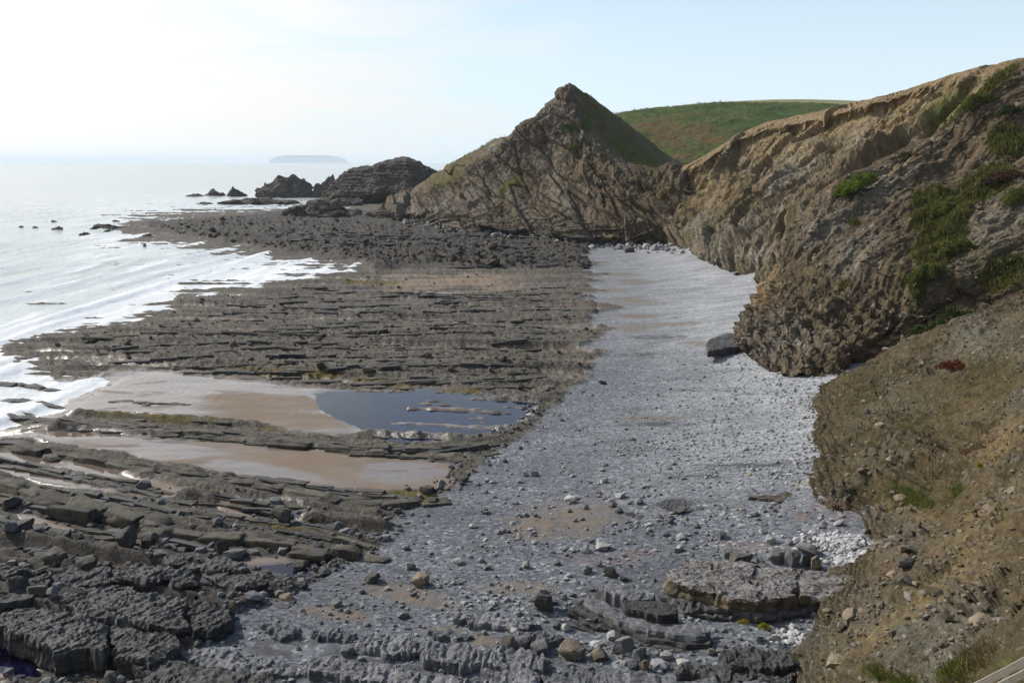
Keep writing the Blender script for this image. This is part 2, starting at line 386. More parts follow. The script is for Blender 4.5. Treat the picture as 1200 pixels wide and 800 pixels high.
def _sea(w):
    p = w.pos(); foam = w.attr('foam')
    ps = w.scale(p, (1.0, 0.45, 1.0), (0, 0, R(-8)))
    n1 = w.noise(ps, 0.45, 6, 0.62, 0.3); n2 = w.noise(ps, 0.06, 4, 0.6); n3 = w.noise(p, 0.8, 6, 0.75, 0.8)
    c = w.mix(w.rng(n2, 0.35, 0.65), (0.20, 0.26, 0.265), (0.33, 0.385, 0.385))
    ff = w.math('ADD', foam, w.math('MULTIPLY', w.math('SUBTRACT', n3, 0.5), 1.5))
    ff = w.rng(ff, 0.20, 0.95)
    c = w.mix(w.rng(foam, 0.0, 0.9, 0.0, 0.75), c, (0.58, 0.625, 0.63))
    c = w.mix(ff, c, (0.70, 0.72, 0.74))
    hgt = w.math('ADD', n1, w.math('MULTIPLY', n2, 2.5))
    w.out(w.bsdf(c, w.rng(ff, 0, 1, 0.16, 0.6), w.bump(hgt, 0.45, 0.6), 0.55))
M['sea'] = material('sea water', _sea)

def _pool(w, tint=(0.44, 0.44, 0.90, 1)):
    p = w.pos(); n = w.noise(p, 1.5, 3)
    fr = w.node('ShaderNodeFresnel'); fr.inputs[0].default_value = 1.36
    t = w.node('ShaderNodeBsdfTransparent'); t.inputs[0].default_value = tint
    g = w.node('ShaderNodeBsdfGlossy'); g.inputs['Roughness'].default_value = 0.03
    bm = w.bump(n, 0.05, 0.05); w.link(bm, g.inputs['Normal']); w.link(bm, fr.inputs['Normal'])
    m = w.node('ShaderNodeMixShader'); w.link(fr.outputs[0], m.inputs[0]); w.link(t.outputs[0], m.inputs[1]); w.link(g.outputs[0], m.inputs[2])
    w.out(m.outputs[0])
M['pool'] = material('pool water', _pool)
M['shallow'] = material('shallow water', lambda w: _pool(w, (0.72, 0.72, 0.86, 1)))
def _wood(w):
    p = w.obj(); n = w.noise(w.scale(p, (1, 12, 12)), 1.5, 5)
    w.out(w.bsdf(w.mix(n, (0.17, 0.155, 0.125), (0.34, 0.32, 0.27)), 0.85, w.bump(n, 0.4, 0.02)))
M['wood'] = material('weathered wood', _wood)
def _isle(w):
    n = w.noise(w.pos(), 0.004, 4); w.out(w.bsdf(w.mix(n, (0.07, 0.075, 0.05), (0.12, 0.12, 0.09)), 0.95))
M['island'] = material('island', _isle)
def _rust(w):
    n = w.noise(w.obj(), 3, 5); w.out(w.bsdf(w.mix(n, (0.10, 0.055, 0.035), (0.20, 0.105, 0.06)), 0.9, w.bump(n, 0.5, 0.1)))
M['rust'] = material('rust brown rock', _rust)

# ------------------------------------------------------------------ mesh helpers
def mesh_np(name, V, Fq, attrs=None, smooth=True):
    me = bpy.data.meshes.new(name)
    V = np.ascontiguousarray(V, np.float32); Fq = np.ascontiguousarray(Fq, np.int32)
    nf, k = Fq.shape
    me.vertices.add(len(V)); me.vertices.foreach_set('co', V.ravel())
    me.loops.add(nf * k); me.loops.foreach_set('vertex_index', Fq.ravel())
    me.polygons.add(nf); me.polygons.foreach_set('loop_start', np.arange(0, nf * k, k, dtype=np.int32))
    try: me.polygons.foreach_set('loop_total', np.full(nf, k, np.int32))
    except Exception: pass
    me.polygons.foreach_set('use_smooth', np.full(nf, smooth, bool))
    for nm, a in (attrs or {}).items():
        at = me.attributes.new(nm, 'FLOAT', 'POINT'); at.data.foreach_set('value', np.ascontiguousarray(a, np.float32).ravel())
    me.update(calc_edges=True); me.validate()
    return me
def obj(name, me, mat=None, parent=None, loc=None, label=None, cat=None, group=None, kind=None):
    o = bpy.data.objects.new(name, me); COL.objects.link(o)
    if mat is not None and not me.materials: me.materials.append(M[mat] if isinstance(mat, str) else mat)
    if parent: o.parent = parent
    if loc is not None: o.location = loc
    return tag(o, label, cat, group, kind)
def tag(o, label=None, cat=None, group=None, kind=None):
    for k, v in (('label', label), ('category', cat), ('group', group), ('kind', kind)):
        if v: o[k] = v
    return o
def empty(name, loc, **k):
    o = bpy.data.objects.new(name, None); COL.objects.link(o); o.location = loc; o.empty_display_size = 0.2
    return tag(o, **k)
def grid_faces(nu, nv):
    i = np.arange(nu * nv).reshape(nu, nv)
    return np.stack([i[:-1, :-1], i[1:, :-1], i[1:, 1:], i[:-1, 1:]], -1).reshape(-1, 4)

# ================================================================== SHORE
UL = np.array([(236, 640), (270, 680), (285, 690), (330, 697), (370, 700), (440, 690), (470, 655), (500, 620), (550, 560), (600, 480), (640, 440), (690, 350), (720, 270), (745, 240), (800, 170), (1000, 0)], float)
UR = np.array([(236, 700), (270, 740), (285, 790), (305, 838), (322, 870), (345, 905), (400, 868), (440, 960), (490, 957), (540, 952), (590, 948), (640, 1000), (690, 965), (800, 950), (1000, 930)], float)
SEA = [(-900, 150), (900, 150), (640, 225), (520, 240), (440, 244), (420, 247), (330, 252), (250, 257), (160, 262), (152, 268), (230, 277), (270, 283), (330, 292), (425, 303), (447, 315), (430, 322), (380, 331), (300, 345), (215, 352), (180, 372), (130, 388), (40, 402), (15, 412), (60, 425), (130, 432), (150, 440), (110, 462), (75, 486), (35, 505), (0, 520), (-100, 540), (-300, 600), (-900, 700)]
P1 = [(150, 262), (250, 254), (330, 248), (420, 245), (470, 252), (560, 266), (640, 278), (690, 288), (692, 318), (600, 316), (470, 314), (440, 322), (425, 306), (330, 296), (270, 286), (200, 275)]
P2 = [(20, 405), (130, 385), (190, 372), (205, 348), (300, 341), (440, 318), (470, 314), (696, 314), (702, 370), (692, 440), (645, 466), (520, 464), (420, 458), (330, 448), (250, 440), (130, 430), (60, 424)]
SANDS = [[(20, 445), (140, 434), (250, 438), (330, 447), (420, 458), (480, 468), (450, 500), (400, 512), (330, 500), (240, 488), (120, 482), (60, 490), (20, 480)],
         [(0, 500), (60, 503), (150, 512), (300, 520), (440, 528), (480, 538), (540, 545), (520, 572), (460, 576), (420, 570), (330, 562), (230, 548), (140, 530), (60, 516), (0, 512)],
         [(-80, 525), (0, 524), (60, 530), (110, 545), (160, 560), (230, 575), (200, 585), (60, 566), (0, 550), (-80, 550)],
         [(255, 583), (350, 588), (372, 605), (330, 612), (270, 603)], [(20, 600), (90, 618), (110, 632), (40, 628)], [(285, 652), (380, 645), (410, 655), (350, 675), (300, 672)]]
POOLS = [[(372, 464), (400, 460), (470, 461), (540, 464), (585, 466), (628, 474), (624, 490), (596, 503), (560, 510), (500, 513), (455, 510), (425, 500), (395, 488), (378, 478)],
         [(278, 590), (340, 588), (368, 602), (350, 612), (300, 606)], [(286, 662), (350, 652), (400, 650), (392, 662), (330, 676), (296, 674)], [(-30, 768), (25, 764), (48, 776), (20, 800), (-30, 815)]]
def zbase(u, v):
    ul = np.interp(v, UL[:, 0], UL[:, 1]); ur = np.interp(v, UR[:, 0], UR[:, 1])
    t = np.clip((u - ul) / (ur - ul), 0, 1.25)
    return 0.45 + np.interp(v, [600, 640, 665, 700, 800], [2.9, 2.5, 1.9, 1.0, 0.8]) * (t * t * 0.45 + t * 0.55)
_us = np.concatenate([np.arange(-200, -40, 5.0), np.arange(-40, 1120, 1.72)])
_vs = np.concatenate([np.arange(238, 330, 0.75), np.arange(330, 560, 0.95), np.arange(560, 840, 1.2), np.arange(840, 1000, 8.0)])
U, V_ = np.meshgrid(_us, _vs, indexing='ij'); U = U.astype(np.float32); V_ = V_.astype(np.float32)
def shore_height(U, V_, full=True):
    zb = zbase(U, V_)
    p = G(U, V_, zb); X = p[..., 0].astype(np.float32); Y = p[..., 1].astype(np.float32)
    k = np.clip((V_ - 190) / 300, 0.1, 1.2)                                # nearer ground shows larger wobble
    wob = fbm(X / 9, Y / 9, o=4) * 14 * k; wob2 = fbm(X / 14 + 9, Y / 4, o=4) * 12 * k
    ul = np.interp(V_, UL[:, 0], UL[:, 1]); st0 = Y
    shing = sstep(-4, 8, (U - ul) + wob * 0.9 + 46 * sstep(470, 380, V_) * fbm(X / 40, st0 / 9, o=4))
    ur = np.interp(V_, UR[:, 0], UR[:, 1])
    sea = sdist(U + wob * 1.2, V_ + wob2 * 0.7, SEA)
    p1 = sdist(U + wob, V_ + wob2 * 0.4, P1); p2 = sdist(U + wob, V_ + wob2 * 0.4, P2)
    sand = np.full(U.shape, -99, np.float32)
    for q in SANDS: sand = np.maximum(sand, sdist(U + wob, V_ + wob2 * 0.45, q))
    pool = np.full(U.shape, -99, np.float32)
    for q in POOLS: pool = np.maximum(pool, sdist(U + wob * 0.9, V_ + wob2 * 0.5, q))
    rough = (1 - shing)
    plat = np.maximum(sstep(-3, 4, p1), sstep(-3, 4, p2)) * rough
    sandm = sstep(-2, 2.5, sand) * rough * (1 - plat)
    rock = rough * (1 - sandm)
    # beds crossing the platform
    st = Y + np.interp(Y, [60, 85, 105, 150, 300], [0.37, 0.36, 0.2, 0.07, 0.0]).astype(np.float32) * X + 1.6 * fbm(X / 34, Y / 20, o=3)
    def beds(lam, ln, sd_, fw=0.2):
        ph = st / lam + 0.5 * perlin(X / 40 + sd_, st / (3 * lam)); ib = np.floor(ph); fr = ph - ib
        hsh = PERM[(ib.astype(np.int32) * 7 + sd_) & 255] / 255.0
        a_ = np.clip(0.15 + 0.9 * hsh + 0.8 * perlin(X / ln + 17 * hsh, ib * 0.37 + sd_), 0, 1.5)
        prof = np.where(fr < fw, fr / fw, 1 - 0.85 * (fr - fw) / (1 - fw))          # steep face to the shore end, long dip slope
        blk = 0.22 * perlin(X / 1.7 + 31 * hsh, st / 1.3 + sd_)
        return prof * a_ + blk * a_
    bA = beds(3.6, 24, 1, 0.2); bB = beds(1.35, 14, 9, 0.36)
    ridge = 0.75 * bA + 0.42 * bB
    bigr = sstep(0.0, 0.5, perlin(X / 45, st / 8)); gap = sstep(0.10, 0.45, perlin(X / 45 + 7, st / 4 + 3))
    d1, d2, cid = cells(X / 1.9 + 0.3 * perlin(X / 2, Y / 2), st / 1.2, 5)
    lump = np.clip(1 - d1 * 1.15, 0, 1) ** 0.7 * (0.35 + 0.9 * cid)
    e1, e2, eid = cells(X / 3.4 + 0.4 * perlin(X / 3, Y / 3), st / 2.4, 11)
    lump2 = np.clip(1 - e1 * 1.1, 0, 1) ** 0.6 * np.where(eid > 0.55, eid, 0.1)
    fine = fbm(X / 0.9, Y / 0.9, o=3)
    swell = fbm(X / 26 + 4, Y / 16, o=3)
    far1 = sstep(-3, 5, p1)
    blk2, _ = facets(X / 1.9 + 0.3 * fine, st / 0.95, 21, 0.16, 0.8, 0.8); blk3, _ = facets(X / 3.2, st / 1.9 + 0.2 * fine, 33, 0.20, 0.9, 0.7)
    hrock = 0.52 * ridge - 0.20 + 0.20 * lump + 0.22 * fine + 0.30 * swell + 0.3 * blk2 + 0.4 * blk3 + 0.08 * fbm(X / 0.45, Y / 0.45, o=2) + far1 * (0.45 * lump2 + 0.5 * swell + 0.5 + 0.5 * bA + 1.2 * blk3 + 0.35 * fine) + 0.15 * lump2 + 0.5 * bigr - 0.55 * gap * (1 - far1)
    nearz = sstep(490, 560, V_) * (1 - plat)
    hnear = -0.42 + 0.75 * bA + 0.20 * bB + 0.20 * lump + 0.25 * lump2 + 0.10 * fine
    hr = np.where(plat > 0.02, hrock * plat + hnear * (1 - plat), hnear)
    z = zb + rock * hr + sandm * (0.06 * fbm(X / 12, Y / 5, o=3) - 0.05)
    rip = np.sin((Y * 1.0 + X * 0.35 + 0.5 * fbm(X / 3, Y / 3, o=2)) * 14) * 0.012
    z += sandm * rip
    z += shing * (0.05 * fbm(X / 1.2, Y / 1.2, o=3) + 0.16 * fbm(X / 14, Y / 7, o=3) + 0.05 * lump * sstep(400, 520, V_))
    z += sstep(-14, 0, pool) * (1 - shing) * 0.09 * fbm(X / 5, Y / 2.2, o=4)
    z -= sstep(-6, 30, sea) * (1.0 + 0.55 * sstep(20, 120, sea)) * (1 - 0.72 * sstep(-2, 14, np.maximum(p1, p2)))
    z -= sstep(-6, 10, pool) * np.where(V_ < 530, 0.42, 0.19) * (1 - shing * 0.7)
    low = sstep(0.15, -0.18, hr) * plat * gap
    a = dict(rock=rock, sand=np.clip(sandm + 0.75 * low * sstep(0.45, 0.9, perlin(X / 30, Y / 6) + 0.55), 0, 1))
    a['sand'] = np.clip(a['sand'] + sstep(2, 9, pool) * sstep(600, 540, U), 0, 1)
    a['wet'] = np.clip(sandm * sstep(-150, 0, sea) + 0.15 * sandm + 0.5 * sandm * fbm(X / 14, Y / 4, o=3) + low * 0.6 + sstep(-8, 2, pool) * 0.5 + sandm * np.clip(1.1 * blobs(U, V_, [(455, 552, 80, 16, 4), (250, 449, 150, 8, 4), (370, 458, 40, 10, 20), (180, 520, 140, 9, 8), (300, 548, 110, 9, 8)]), 0, 1), 0, 1)
    a['dark'] = np.clip(far1 * 0.85 * rough + sstep(540, 660, V_) * rough * 0.75, 0, 1)
    a['weed'] = np.clip(blobs(U, V_, [(200, 488, 110, 8, 2), (330, 497, 90, 7, 4), (350, 440, 150, 5, 3), (500, 455, 120, 4, 2), (240, 590, 90, 12, 8), (300, 610, 90, 14, 6), (430, 330, 60, 6, 0), (180, 455, 60, 8, 0), (60, 470, 60, 12, 10), (450, 575, 90, 8, 5)]) * 3, 0, 1) * rock * sstep(-0.2, 0.2, perlin(X / 5, Y / 4))
    tanb = blobs(U, V_, [(742, 353, 38, 6, 0), (740, 330, 30, 4, 0), (735, 322, 25, 3, 0), (745, 370, 40, 4, 0), (742, 385, 34, 5, 0), (820, 402, 30, 5, 0), (660, 608, 80, 26, -6), (480, 700, 70, 16, 12), (390, 720, 50, 10, 6), (540, 745, 60, 10, 12), (600, 690, 60, 10, 0), (790, 380, 40, 4, 0), (760, 490, 50, 4, 0), (720, 340, 20, 3, 0)])
    a['tan'] = np.clip(tanb * 1.6 + 0.75 * fbm(X / 3.5, Y / 1.6, o=4) * (tanb > 0), 0, 1) * shing + low * 0.5 + sstep(318, 325, V_) * sstep(352, 335, V_) * sstep(430, 480, U) * sstep(640, 560, U) * plat * sstep(0.1, 0.5, perlin(X / 20, Y / 5) + 0.3)
    a['pale'] = np.clip(sstep(0.0, 0.9, (U - ul) / (ur - ul)) * sstep(640, 470, V_) * 0.75 + sstep(470, 330, V_) * 0.3 + 0.5 * blobs(U, V_, [(940, 480, 90, 70, 0), (870, 360, 80, 40, 0), (990, 645, 50, 30, 0)]), 0, 1) * shing
    a['dark'] = np.clip(a['dark'] + shing * np.clip(blobs(U, V_, [(770, 497, 60, 4, 0), (880, 545, 70, 4, 0), (820, 590, 60, 7, 4), (780, 595, 40, 5, 0), (740, 705, 90, 14, 12), (330, 770, 160, 30, 5), (600, 790, 200, 25, 5), (640, 700, 30, 5, 0), (770, 395, 60, 4, 0), (750, 415, 40, 3, 0), (800, 560, 80, 3, 0)]) * 2.0, 0, 1) * sstep(-0.4, 0.2, perlin(X / 2, Y / 1.0)), 0, 1)
    a['red'] = 0.55 * np.clip(blobs(U, V_, [(705, 655, 60, 10, 0), (880, 640, 70, 10, 0), (960, 600, 60, 14, 0), (745, 648, 40, 6, 0)]) * 2, 0, 1) * shing
    return X, Y, z, a, plat, sandm, shing, sea, p1, pool
X, Y, Z, A, plat, sandm, shing, seam, p1m, poolm = shore_height(U, V_)
nu, nv = U.shape
FQ = grid_faces(nu, nv)
VV = np.stack([X, Y, Z], -1).reshape(-1, 3)
fl = lambda a: a.reshape(-1)
zf = fl(Z)[FQ].max(1)
urf = np.interp(fl(V_)[FQ[:, 0]], UR[:, 0], UR[:, 1])
keep = (zf > -0.75) & (fl(U)[FQ[:, 0]] < urf + 90)
cls = np.where(fl(shing)[FQ].mean(1) > 0.5, 0, np.where(fl(sandm)[FQ].mean(1) > 0.5, 1, np.where(fl(p1m)[FQ].mean(1) > -1, 2, 3)))
for ci, (nm, lab) in enumerate((('shingle_beach', 'grey shingle beach curving below the brown cliffs'), ('tidal_sand', 'wet brown sand between the low rock ridges'),
                                ('rock_platform', 'dark rugged rock platform running out to sea below the pointed hill'),
                                ('rock_platform', 'grey brown bedded rock platform between the shingle and the surf'))):
    f = FQ[keep & (cls == ci)]
    ids, inv = np.unique(f, return_inverse=True)
    me = mesh_np(nm, VV[ids], inv.reshape(-1, 4), {k: fl(a)[ids] for k, a in A.items()}, smooth=True)
    obj(nm, me, 'shore', label=lab, kind='structure')
def ground_z(x, y):                                   # height of the built shore under a world point
    u, v = proj(np.array([x, y, 1.0])); z = 1.0
    for _ in range(4):
        z = float(zbase(u, v)); u, v = proj(np.array([x, y, z]))
    i = np.clip(np.searchsorted(_us, u), 1, nu - 1); j = np.clip(np.searchsorted(_vs, v), 1, nv - 1)
    return float(np.median(Z[i - 1:i + 1, j - 1:j + 1]))
def on_shore(u, v):                                   # photo pixel -> point on the shore sheet
    i = np.clip(np.searchsorted(_us, u), 1, nu - 1); j = np.clip(np.searchsorted(_vs, v), 1, nv - 1)
    return np.stack([X[i, j], Y[i, j], Z[i, j]], -1)

# ================================================================== CLIFFS
def catmull(C, n):                                    # C (k, ...) -> n samples along axis 0
    k = len(C); t = np.linspace(0, k - 1 - 1e-6, n); i = t.astype(int); f = (t - i).reshape(-1, *([1] * (C.ndim - 1)))
    g = lambda q: C[np.clip(q, 0, k - 1)]
    p0, p1, p2, p3 = g(i - 1), g(i), g(i + 1), g(i + 2)
    return 0.5 * (2 * p1 + (p2 - p0) * f + (2 * p0 - 5 * p1 + 4 * p2 - p3) * f ** 2 + (3 * p1 - p0 - 3 * p2 + p3) * f ** 3)
def loft(cols, n_u, n_v, disp, masks, name, mat, label, smooth=False):
    C = np.array([[P(*q) for q in c] for c in cols])
    S = catmull(C, n_u)
    S = np.swapaxes(catmull(np.swapaxes(S, 0, 1), n_v), 0, 1)
    du = np.gradient(S, axis=0); dv = np.gradient(S, axis=1)
    n = np.cross(du, dv); n /= np.linalg.norm(n, axis=-1, keepdims=True) + 1e-9
    if (n * (np.array([0, 0, H]) - S)).sum(-1).mean() < 0: n = -n
    su = np.cumsum(np.linalg.norm(du, axis=-1), 0).astype(np.float32); sv = np.cumsum(np.linalg.norm(dv, axis=-1), 1).astype(np.float32)
    x, y, z = (S[..., i].astype(np.float32) for i in range(3))
    tt = np.broadcast_to(np.linspace(0, 1, n_v, dtype=np.float32)[None], x.shape); D = disp(x, y, z, su, sv, tt)
    Q = S + n * D[..., None]
    u, v = proj(S)
    A = masks(u.astype(np.float32), v.astype(np.float32), x, y, z, D, su, sv)
    for k in ('veg', 'moss', 'grey', 'ochre', 'red'): A.setdefault(k, np.zeros(u.shape, np.float32))
    me = mesh_np(name, Q.reshape(-1, 3), grid_faces(n_u, n_v), {k: a for k, a in A.items()}, smooth=smooth)
    o = obj(name, me, mat, label=label, kind='structure')
    return o, Q, n, A, (u, v)
def GZ(u, v, z):                                      # (u, v, distance) of the bearing at height z
    return (u, v, float(G(u, v, z)[1]))
m_ = lambda b, n, s=2.5: np.clip(b * s + n, 0, 1)

near_cols = [
 [(915, 900, 38), (1000, 900, 30), (1100, 900, 19), (1220, 900, 11.5), (1400, 900, 8)],
 [GZ(945, 800, 0.9), (1000, 800, 39), (1100, 800, 27), (1200, 800, 17.5), (1350, 800, 12)],
 [GZ(955, 735, 1.0), (1010, 720, 45), (1100, 700, 37), (1200, 680, 29), (1350, 650, 22)],
 [GZ(985, 684, 1.2), (1040, 660, 54), (1100, 640, 50), (1200, 600, 43), (1350, 540, 37)],
 [GZ(1030, 655, 1.9), (1062, 625, 60), (1110, 605, 59), (1200, 545, 53), (1350, 470, 48)],
 [GZ(985, 628, 2.3), (1030, 590, 67.5), (1100, 560, 67), (1200, 490, 63), (1350, 410, 58)],
 [GZ(946, 594, 2.6), (990, 548, 74), (1100, 500, 75), (1200, 440, 72), (1350, 370, 68)],
 [GZ(950, 545, 2.8), (985, 500, 86), (1080, 455, 87), (1200, 400, 85), (1350, 335, 82)],
 [GZ(956, 495, 2.8), (978, 466, 98), (1065, 425, 98), (1200, 365, 95), (1350, 310, 92)],
 [GZ(972, 458, 2.8), (993, 441, 107), (1060, 405, 106), (1200, 341, 102), (1350, 290, 99)],
 [(990, 456, 113), (1005, 447, 113), (1075, 415, 112), (1210, 356, 108), (1360, 300, 104)],
 [(1000, 470, 118), (1010, 462, 118), (1085, 440, 117), (1220, 390, 113), (1370, 330, 108)]]
def near_disp(x, y, z, su, sv, tt):
    w = fbm(x / 9, y / 9, z / 9, 3)
    run = fbm((su + 3 * w) / 3.2, sv / 18, o=4)
    rib = fbm(x / 4.5, y / 4.5, z / 3.0, 4, ridged=True)
    f2, _ = facets((su + 0.7 * sv) / 2.0, (sv - su) / 3.2 + w, 7, 0.30); f3, _ = facets(su / 0.6, sv / 0.7, 10, 0.09)
    rk = sstep(-0.15, 0.4, fbm(x / 8 + 9, y / 8, z / 8, 3))
    d = 0.9 * w + 0.45 * run + rk * (f2 + f3) + 0.3 * fbm(x / 1.8, y / 1.8, z / 1.8, 4) + 0.10 * fbm(x / .5, y / .5, z / .5, 3)
    oc = sstep(0.12, 0.45, fbm(x / 6 + 3, y / 6, z / 5, 4))
    bd = ((0.6 * z + 0.5 * x - 0.35 * y + 1.5 * w) / 0.9) % 1
    d += oc * (0.35 + 0.14 * sstep(0.0, 0.8, bd) * sstep(1.0, 0.85, bd))
    st = np.abs(((z + 0.12 * x + 0.8 * w) / 0.55) % 1 - 0.5)
    d += 0.35 * sstep(0.15, 0.4, st) * sstep(6.5, 3.5, z)
    return d * sstep(5, 30, y)
def near_mask(u, v, x, y, z, D, su, sv):
    n = 0.5 * fbm(x / 4, y / 4, z / 4, 5, 0.65)
    return dict(veg=m_(blobs(u, v, [(1070, 585, 60, 22, 15), (1120, 575, 20, 16, 0), (1130, 790, 60, 10, -20), (1180, 775, 30, 12, -20), (1050, 795, 60, 8, 0), (950, 785, 14, 6, 0)]) - 0.35, n * 1.3, 1.8) * 0.8,
                moss=m_(blobs(u, v, [(1060, 500, 120, 70, -20), (1010, 460, 60, 40, -30), (1080, 580, 110, 40, 10), (1150, 440, 90, 50, -20), (1150, 780, 120, 40, -20)]) - 0.25, 1.4 * n, 1.2),
                grey=0.75 * sstep(0.12, 0.45, fbm(x / 6 + 3, y / 6, z / 5, 4)) + 0.7 * m_(blobs(u, v, [(1060, 640, 70, 40, 0), (1010, 720, 60, 60, 0), (1150, 400, 90, 40, -25), (1100, 760, 100, 60, -30), (1050, 480, 60, 40, 0), (960, 770, 60, 60, 0), (1040, 610, 60, 16, 5)]), n, 1.3),
                ochre=m_(blobs(u, v, [(1110, 680, 170, 26, -40), (1150, 610, 90, 30, -40), (1060, 600, 60, 16, 10), (1020, 760, 90, 20, -45), (1170, 520, 50, 30, -30)]), n, 1.1),
                red=0.6 * m_(blobs(u, v, [(1140, 525, 50, 8, -25), (980, 600, 30, 20, 0), (1090, 645, 20, 8, -20), (1040, 668, 14, 10, 0)]), n, 1.5))
near_o, nearQ, nearN, nearA, nearUV = loft(near_cols, 390, 320, near_disp, near_mask, 'cliff', 'near_cliff', 'brown crumbling near cliff slope of loose scree and earth')

mid_cols = [
 [(905, 395, 168), (935, 345, 174), (965, 290, 178), (1010, 235, 182), (1065, 200, 185), (1135, 165, 187), (1225, 95, 184), (1330, 30, 178)],
 [GZ(880, 392, 2.8), (910, 345, 160), (944, 278, 164), (992, 226, 168), (1048, 191, 170), (1117, 155, 171), (1206, 82, 168), (1316, 14, 164)],
 [GZ(866, 404, 2.8), (893, 350, 149), (931, 275, 154), (984, 222, 158), (1040, 188, 160), (1110, 150, 161), (1200, 76, 158), (1310, 8, 155)],
 [GZ(885, 424, 2.8), (915, 375, 134), (960, 310, 141), (1010, 262, 146), (1070, 225, 150), (1140, 185, 152), (1222, 130, 152), (1330, 60, 150)],
 [GZ(915, 440, 2.8), (948, 395, 124), (1000, 345, 130), (1050, 300, 134), (1110, 260, 138), (1180, 220, 141), (1260, 170, 143), (1370, 100, 142)],
 [GZ(962, 446, 2.8), (1000, 412, 118.5), (1050, 370, 122), (1100, 330, 124), (1160, 290, 126), (1220, 255, 128), (1300, 215, 130), (1400, 150, 131)],
 [GZ(1000, 444, 2.8), (1040, 412, 119), (1090, 380, 121), (1140, 350, 122), (1190, 320, 122), (1250, 285, 122), (1320, 250, 123), (1420, 190, 124)],
 [(1060, 440, 113), (1090, 415, 115), (1140, 385, 116), (1190, 355, 116), (1240, 322, 116), (1290, 288, 116), (1360, 245, 117), (1460, 190, 118)]]
def mid_disp(x, y, z, su, sv, tt):
    w = fbm(x / 16, y / 16, z / 16, 3)
    run = fbm((su + 4 * w) / 5, sv / 30, o=4, ridged=True)
    f1, _ = facets((su + sv) / 6, (sv - su) / 11 + w, 4, 0.6); f2, _ = facets((su + sv) / 2.2, (sv - su) / 4, 7, 0.28); f3, _ = facets(su / 0.9, sv / 1.1, 10, 0.16)
    kz = 0.35 + 0.65 * sstep(17, 9, z)
    d = 1.6 * w + 1.5 * (run - 0.3) + kz * (f1 + f2 + f3) + 0.5 * fbm(x / 4, y / 4, z / 4, 4)
    b = (z * 0.75 + x * 0.55 - y * 0.1 + 1.2 * w) / 1.5
    st = np.abs(b % 1 - 0.5)
    return d + 0.45 * sstep(0.1, 0.35, st) * sstep(14, 7, z)
def mid_mask(u, v, x, y, z, D, su, sv):
    n = 0.55 * fbm(x / 6, y / 6, z / 6, 5, 0.65)
    return dict(veg=m_(blobs(u, v, [(1105, 250, 60, 55, -30), (1090, 300, 40, 40, -40), (1130, 120, 70, 22, -40), (1180, 320, 50, 36, -35), (1060, 160, 22, 9, -30), (1180, 170, 40, 30, 0), (1075, 340, 14, 30, 0), (1150, 215, 60, 30, -20), (1160, 100, 70, 22, -35), (1110, 140, 40, 12, -35), (990, 330, 14, 6, 0), (1000, 260, 10, 6, 0)]) - 0.28, n * 1.1, 2.2),
                moss=m_(blobs(u, v, [(1130, 300, 150, 120, -30), (960, 330, 60, 50, 0), (1060, 330, 60, 60, 0)]), n - 0.1, 1.0),
                grey=m_(blobs(u, v, [(970, 265, 60, 24, -40), (1030, 225, 70, 24, -35), (920, 400, 60, 40, 0), (1150, 270, 120, 40, -30), (1000, 300, 60, 30, -40), (900, 410, 30, 20, 0)]), n, 1.3),
                ochre=m_(blobs(u, v, [(1040, 405, 45, 14, -25), (1020, 425, 30, 10, -20), (1060, 195, 50, 8, -30), (900, 330, 14, 50, 10)]) * 0.8, n * 0.8, 1.6),
                red=m_(blobs(u, v, [(1170, 180, 40, 8, 0), (1065, 190, 30, 5, -30)]), n, 1.5) * 0.6)
mid_o, midQ, midN, midA, midUV = loft(mid_cols, 310, 310, mid_disp, mid_mask, 'cliff', 'mid_cliff', 'dark brown cliff spur with green grass patches above the shingle')

far_cols = [
 [(955, 385, 165), (1000, 290, 185), (1070, 220, 191), (1130, 160, 194), (1185, 105, 196), (1225, 66, 197), (1300, 60, 235), (1380, 60, 280)],
 [GZ(908, 343, 3.2), (950, 270, 204), (1010, 205, 210), (1060, 155, 214), (1100, 112, 216), (1125, 86, 218), (1190, 84, 262), (1260, 84, 300)],
 [GZ(890, 334, 3.2), (920, 275, 216), (965, 215, 224), (1005, 165, 229), (1035, 130, 232), (1048, 110, 234), (1110, 106, 282), (1170, 104, 320)],
 [GZ(866, 323, 3.2), (890, 270, 236), (925, 215, 245), (955, 175, 250), (978, 147, 254), (987, 127, 256), (1040, 121, 312), (1090, 118, 350)],
 [GZ(838, 311, 3.2), (858, 265, 258), (885, 220, 266), (910, 185, 271), (930, 156, 275), (940, 138, 277), (980, 131, 335), (1020, 130, 380)],
 [GZ(820, 302, 3.2), (832, 265, 276), (848, 228, 284), (865, 195, 290), (876, 169, 293), (884, 152, 295), (915, 147, 355), (950, 147, 400)],
 [GZ(806, 293, 3.2), (812, 265, 298), (822, 240, 305), (833, 215, 310), (842, 188, 313), (848, 167, 316), (874, 168, 375), (900, 172, 420)],
 [GZ(790, 288, 3.2), (793, 268, 313), (800, 250, 319), (808, 230, 324), (814, 208, 328), (819, 189, 331), (838, 192, 392), (860, 196, 440)],
 [GZ(770, 285, 3.2), (772, 270, 323), (777, 255, 329), (783, 235, 335), (789, 213, 340), (796, 197, 344), (805, 197, 402), (820, 200, 450)],
 [GZ(740, 283, 3.2), (742, 270, 332), (746, 255, 339), (752, 238, 346), (760, 218, 352), (768, 204, 357), (775, 200, 412), (785, 203, 460)],
 [GZ(705, 281, 3.2), (707, 270, 345), (712, 258, 352), (718, 242, 360), (726, 225, 367), (735, 212, 372), (745, 206, 425), (750, 208, 470)]]
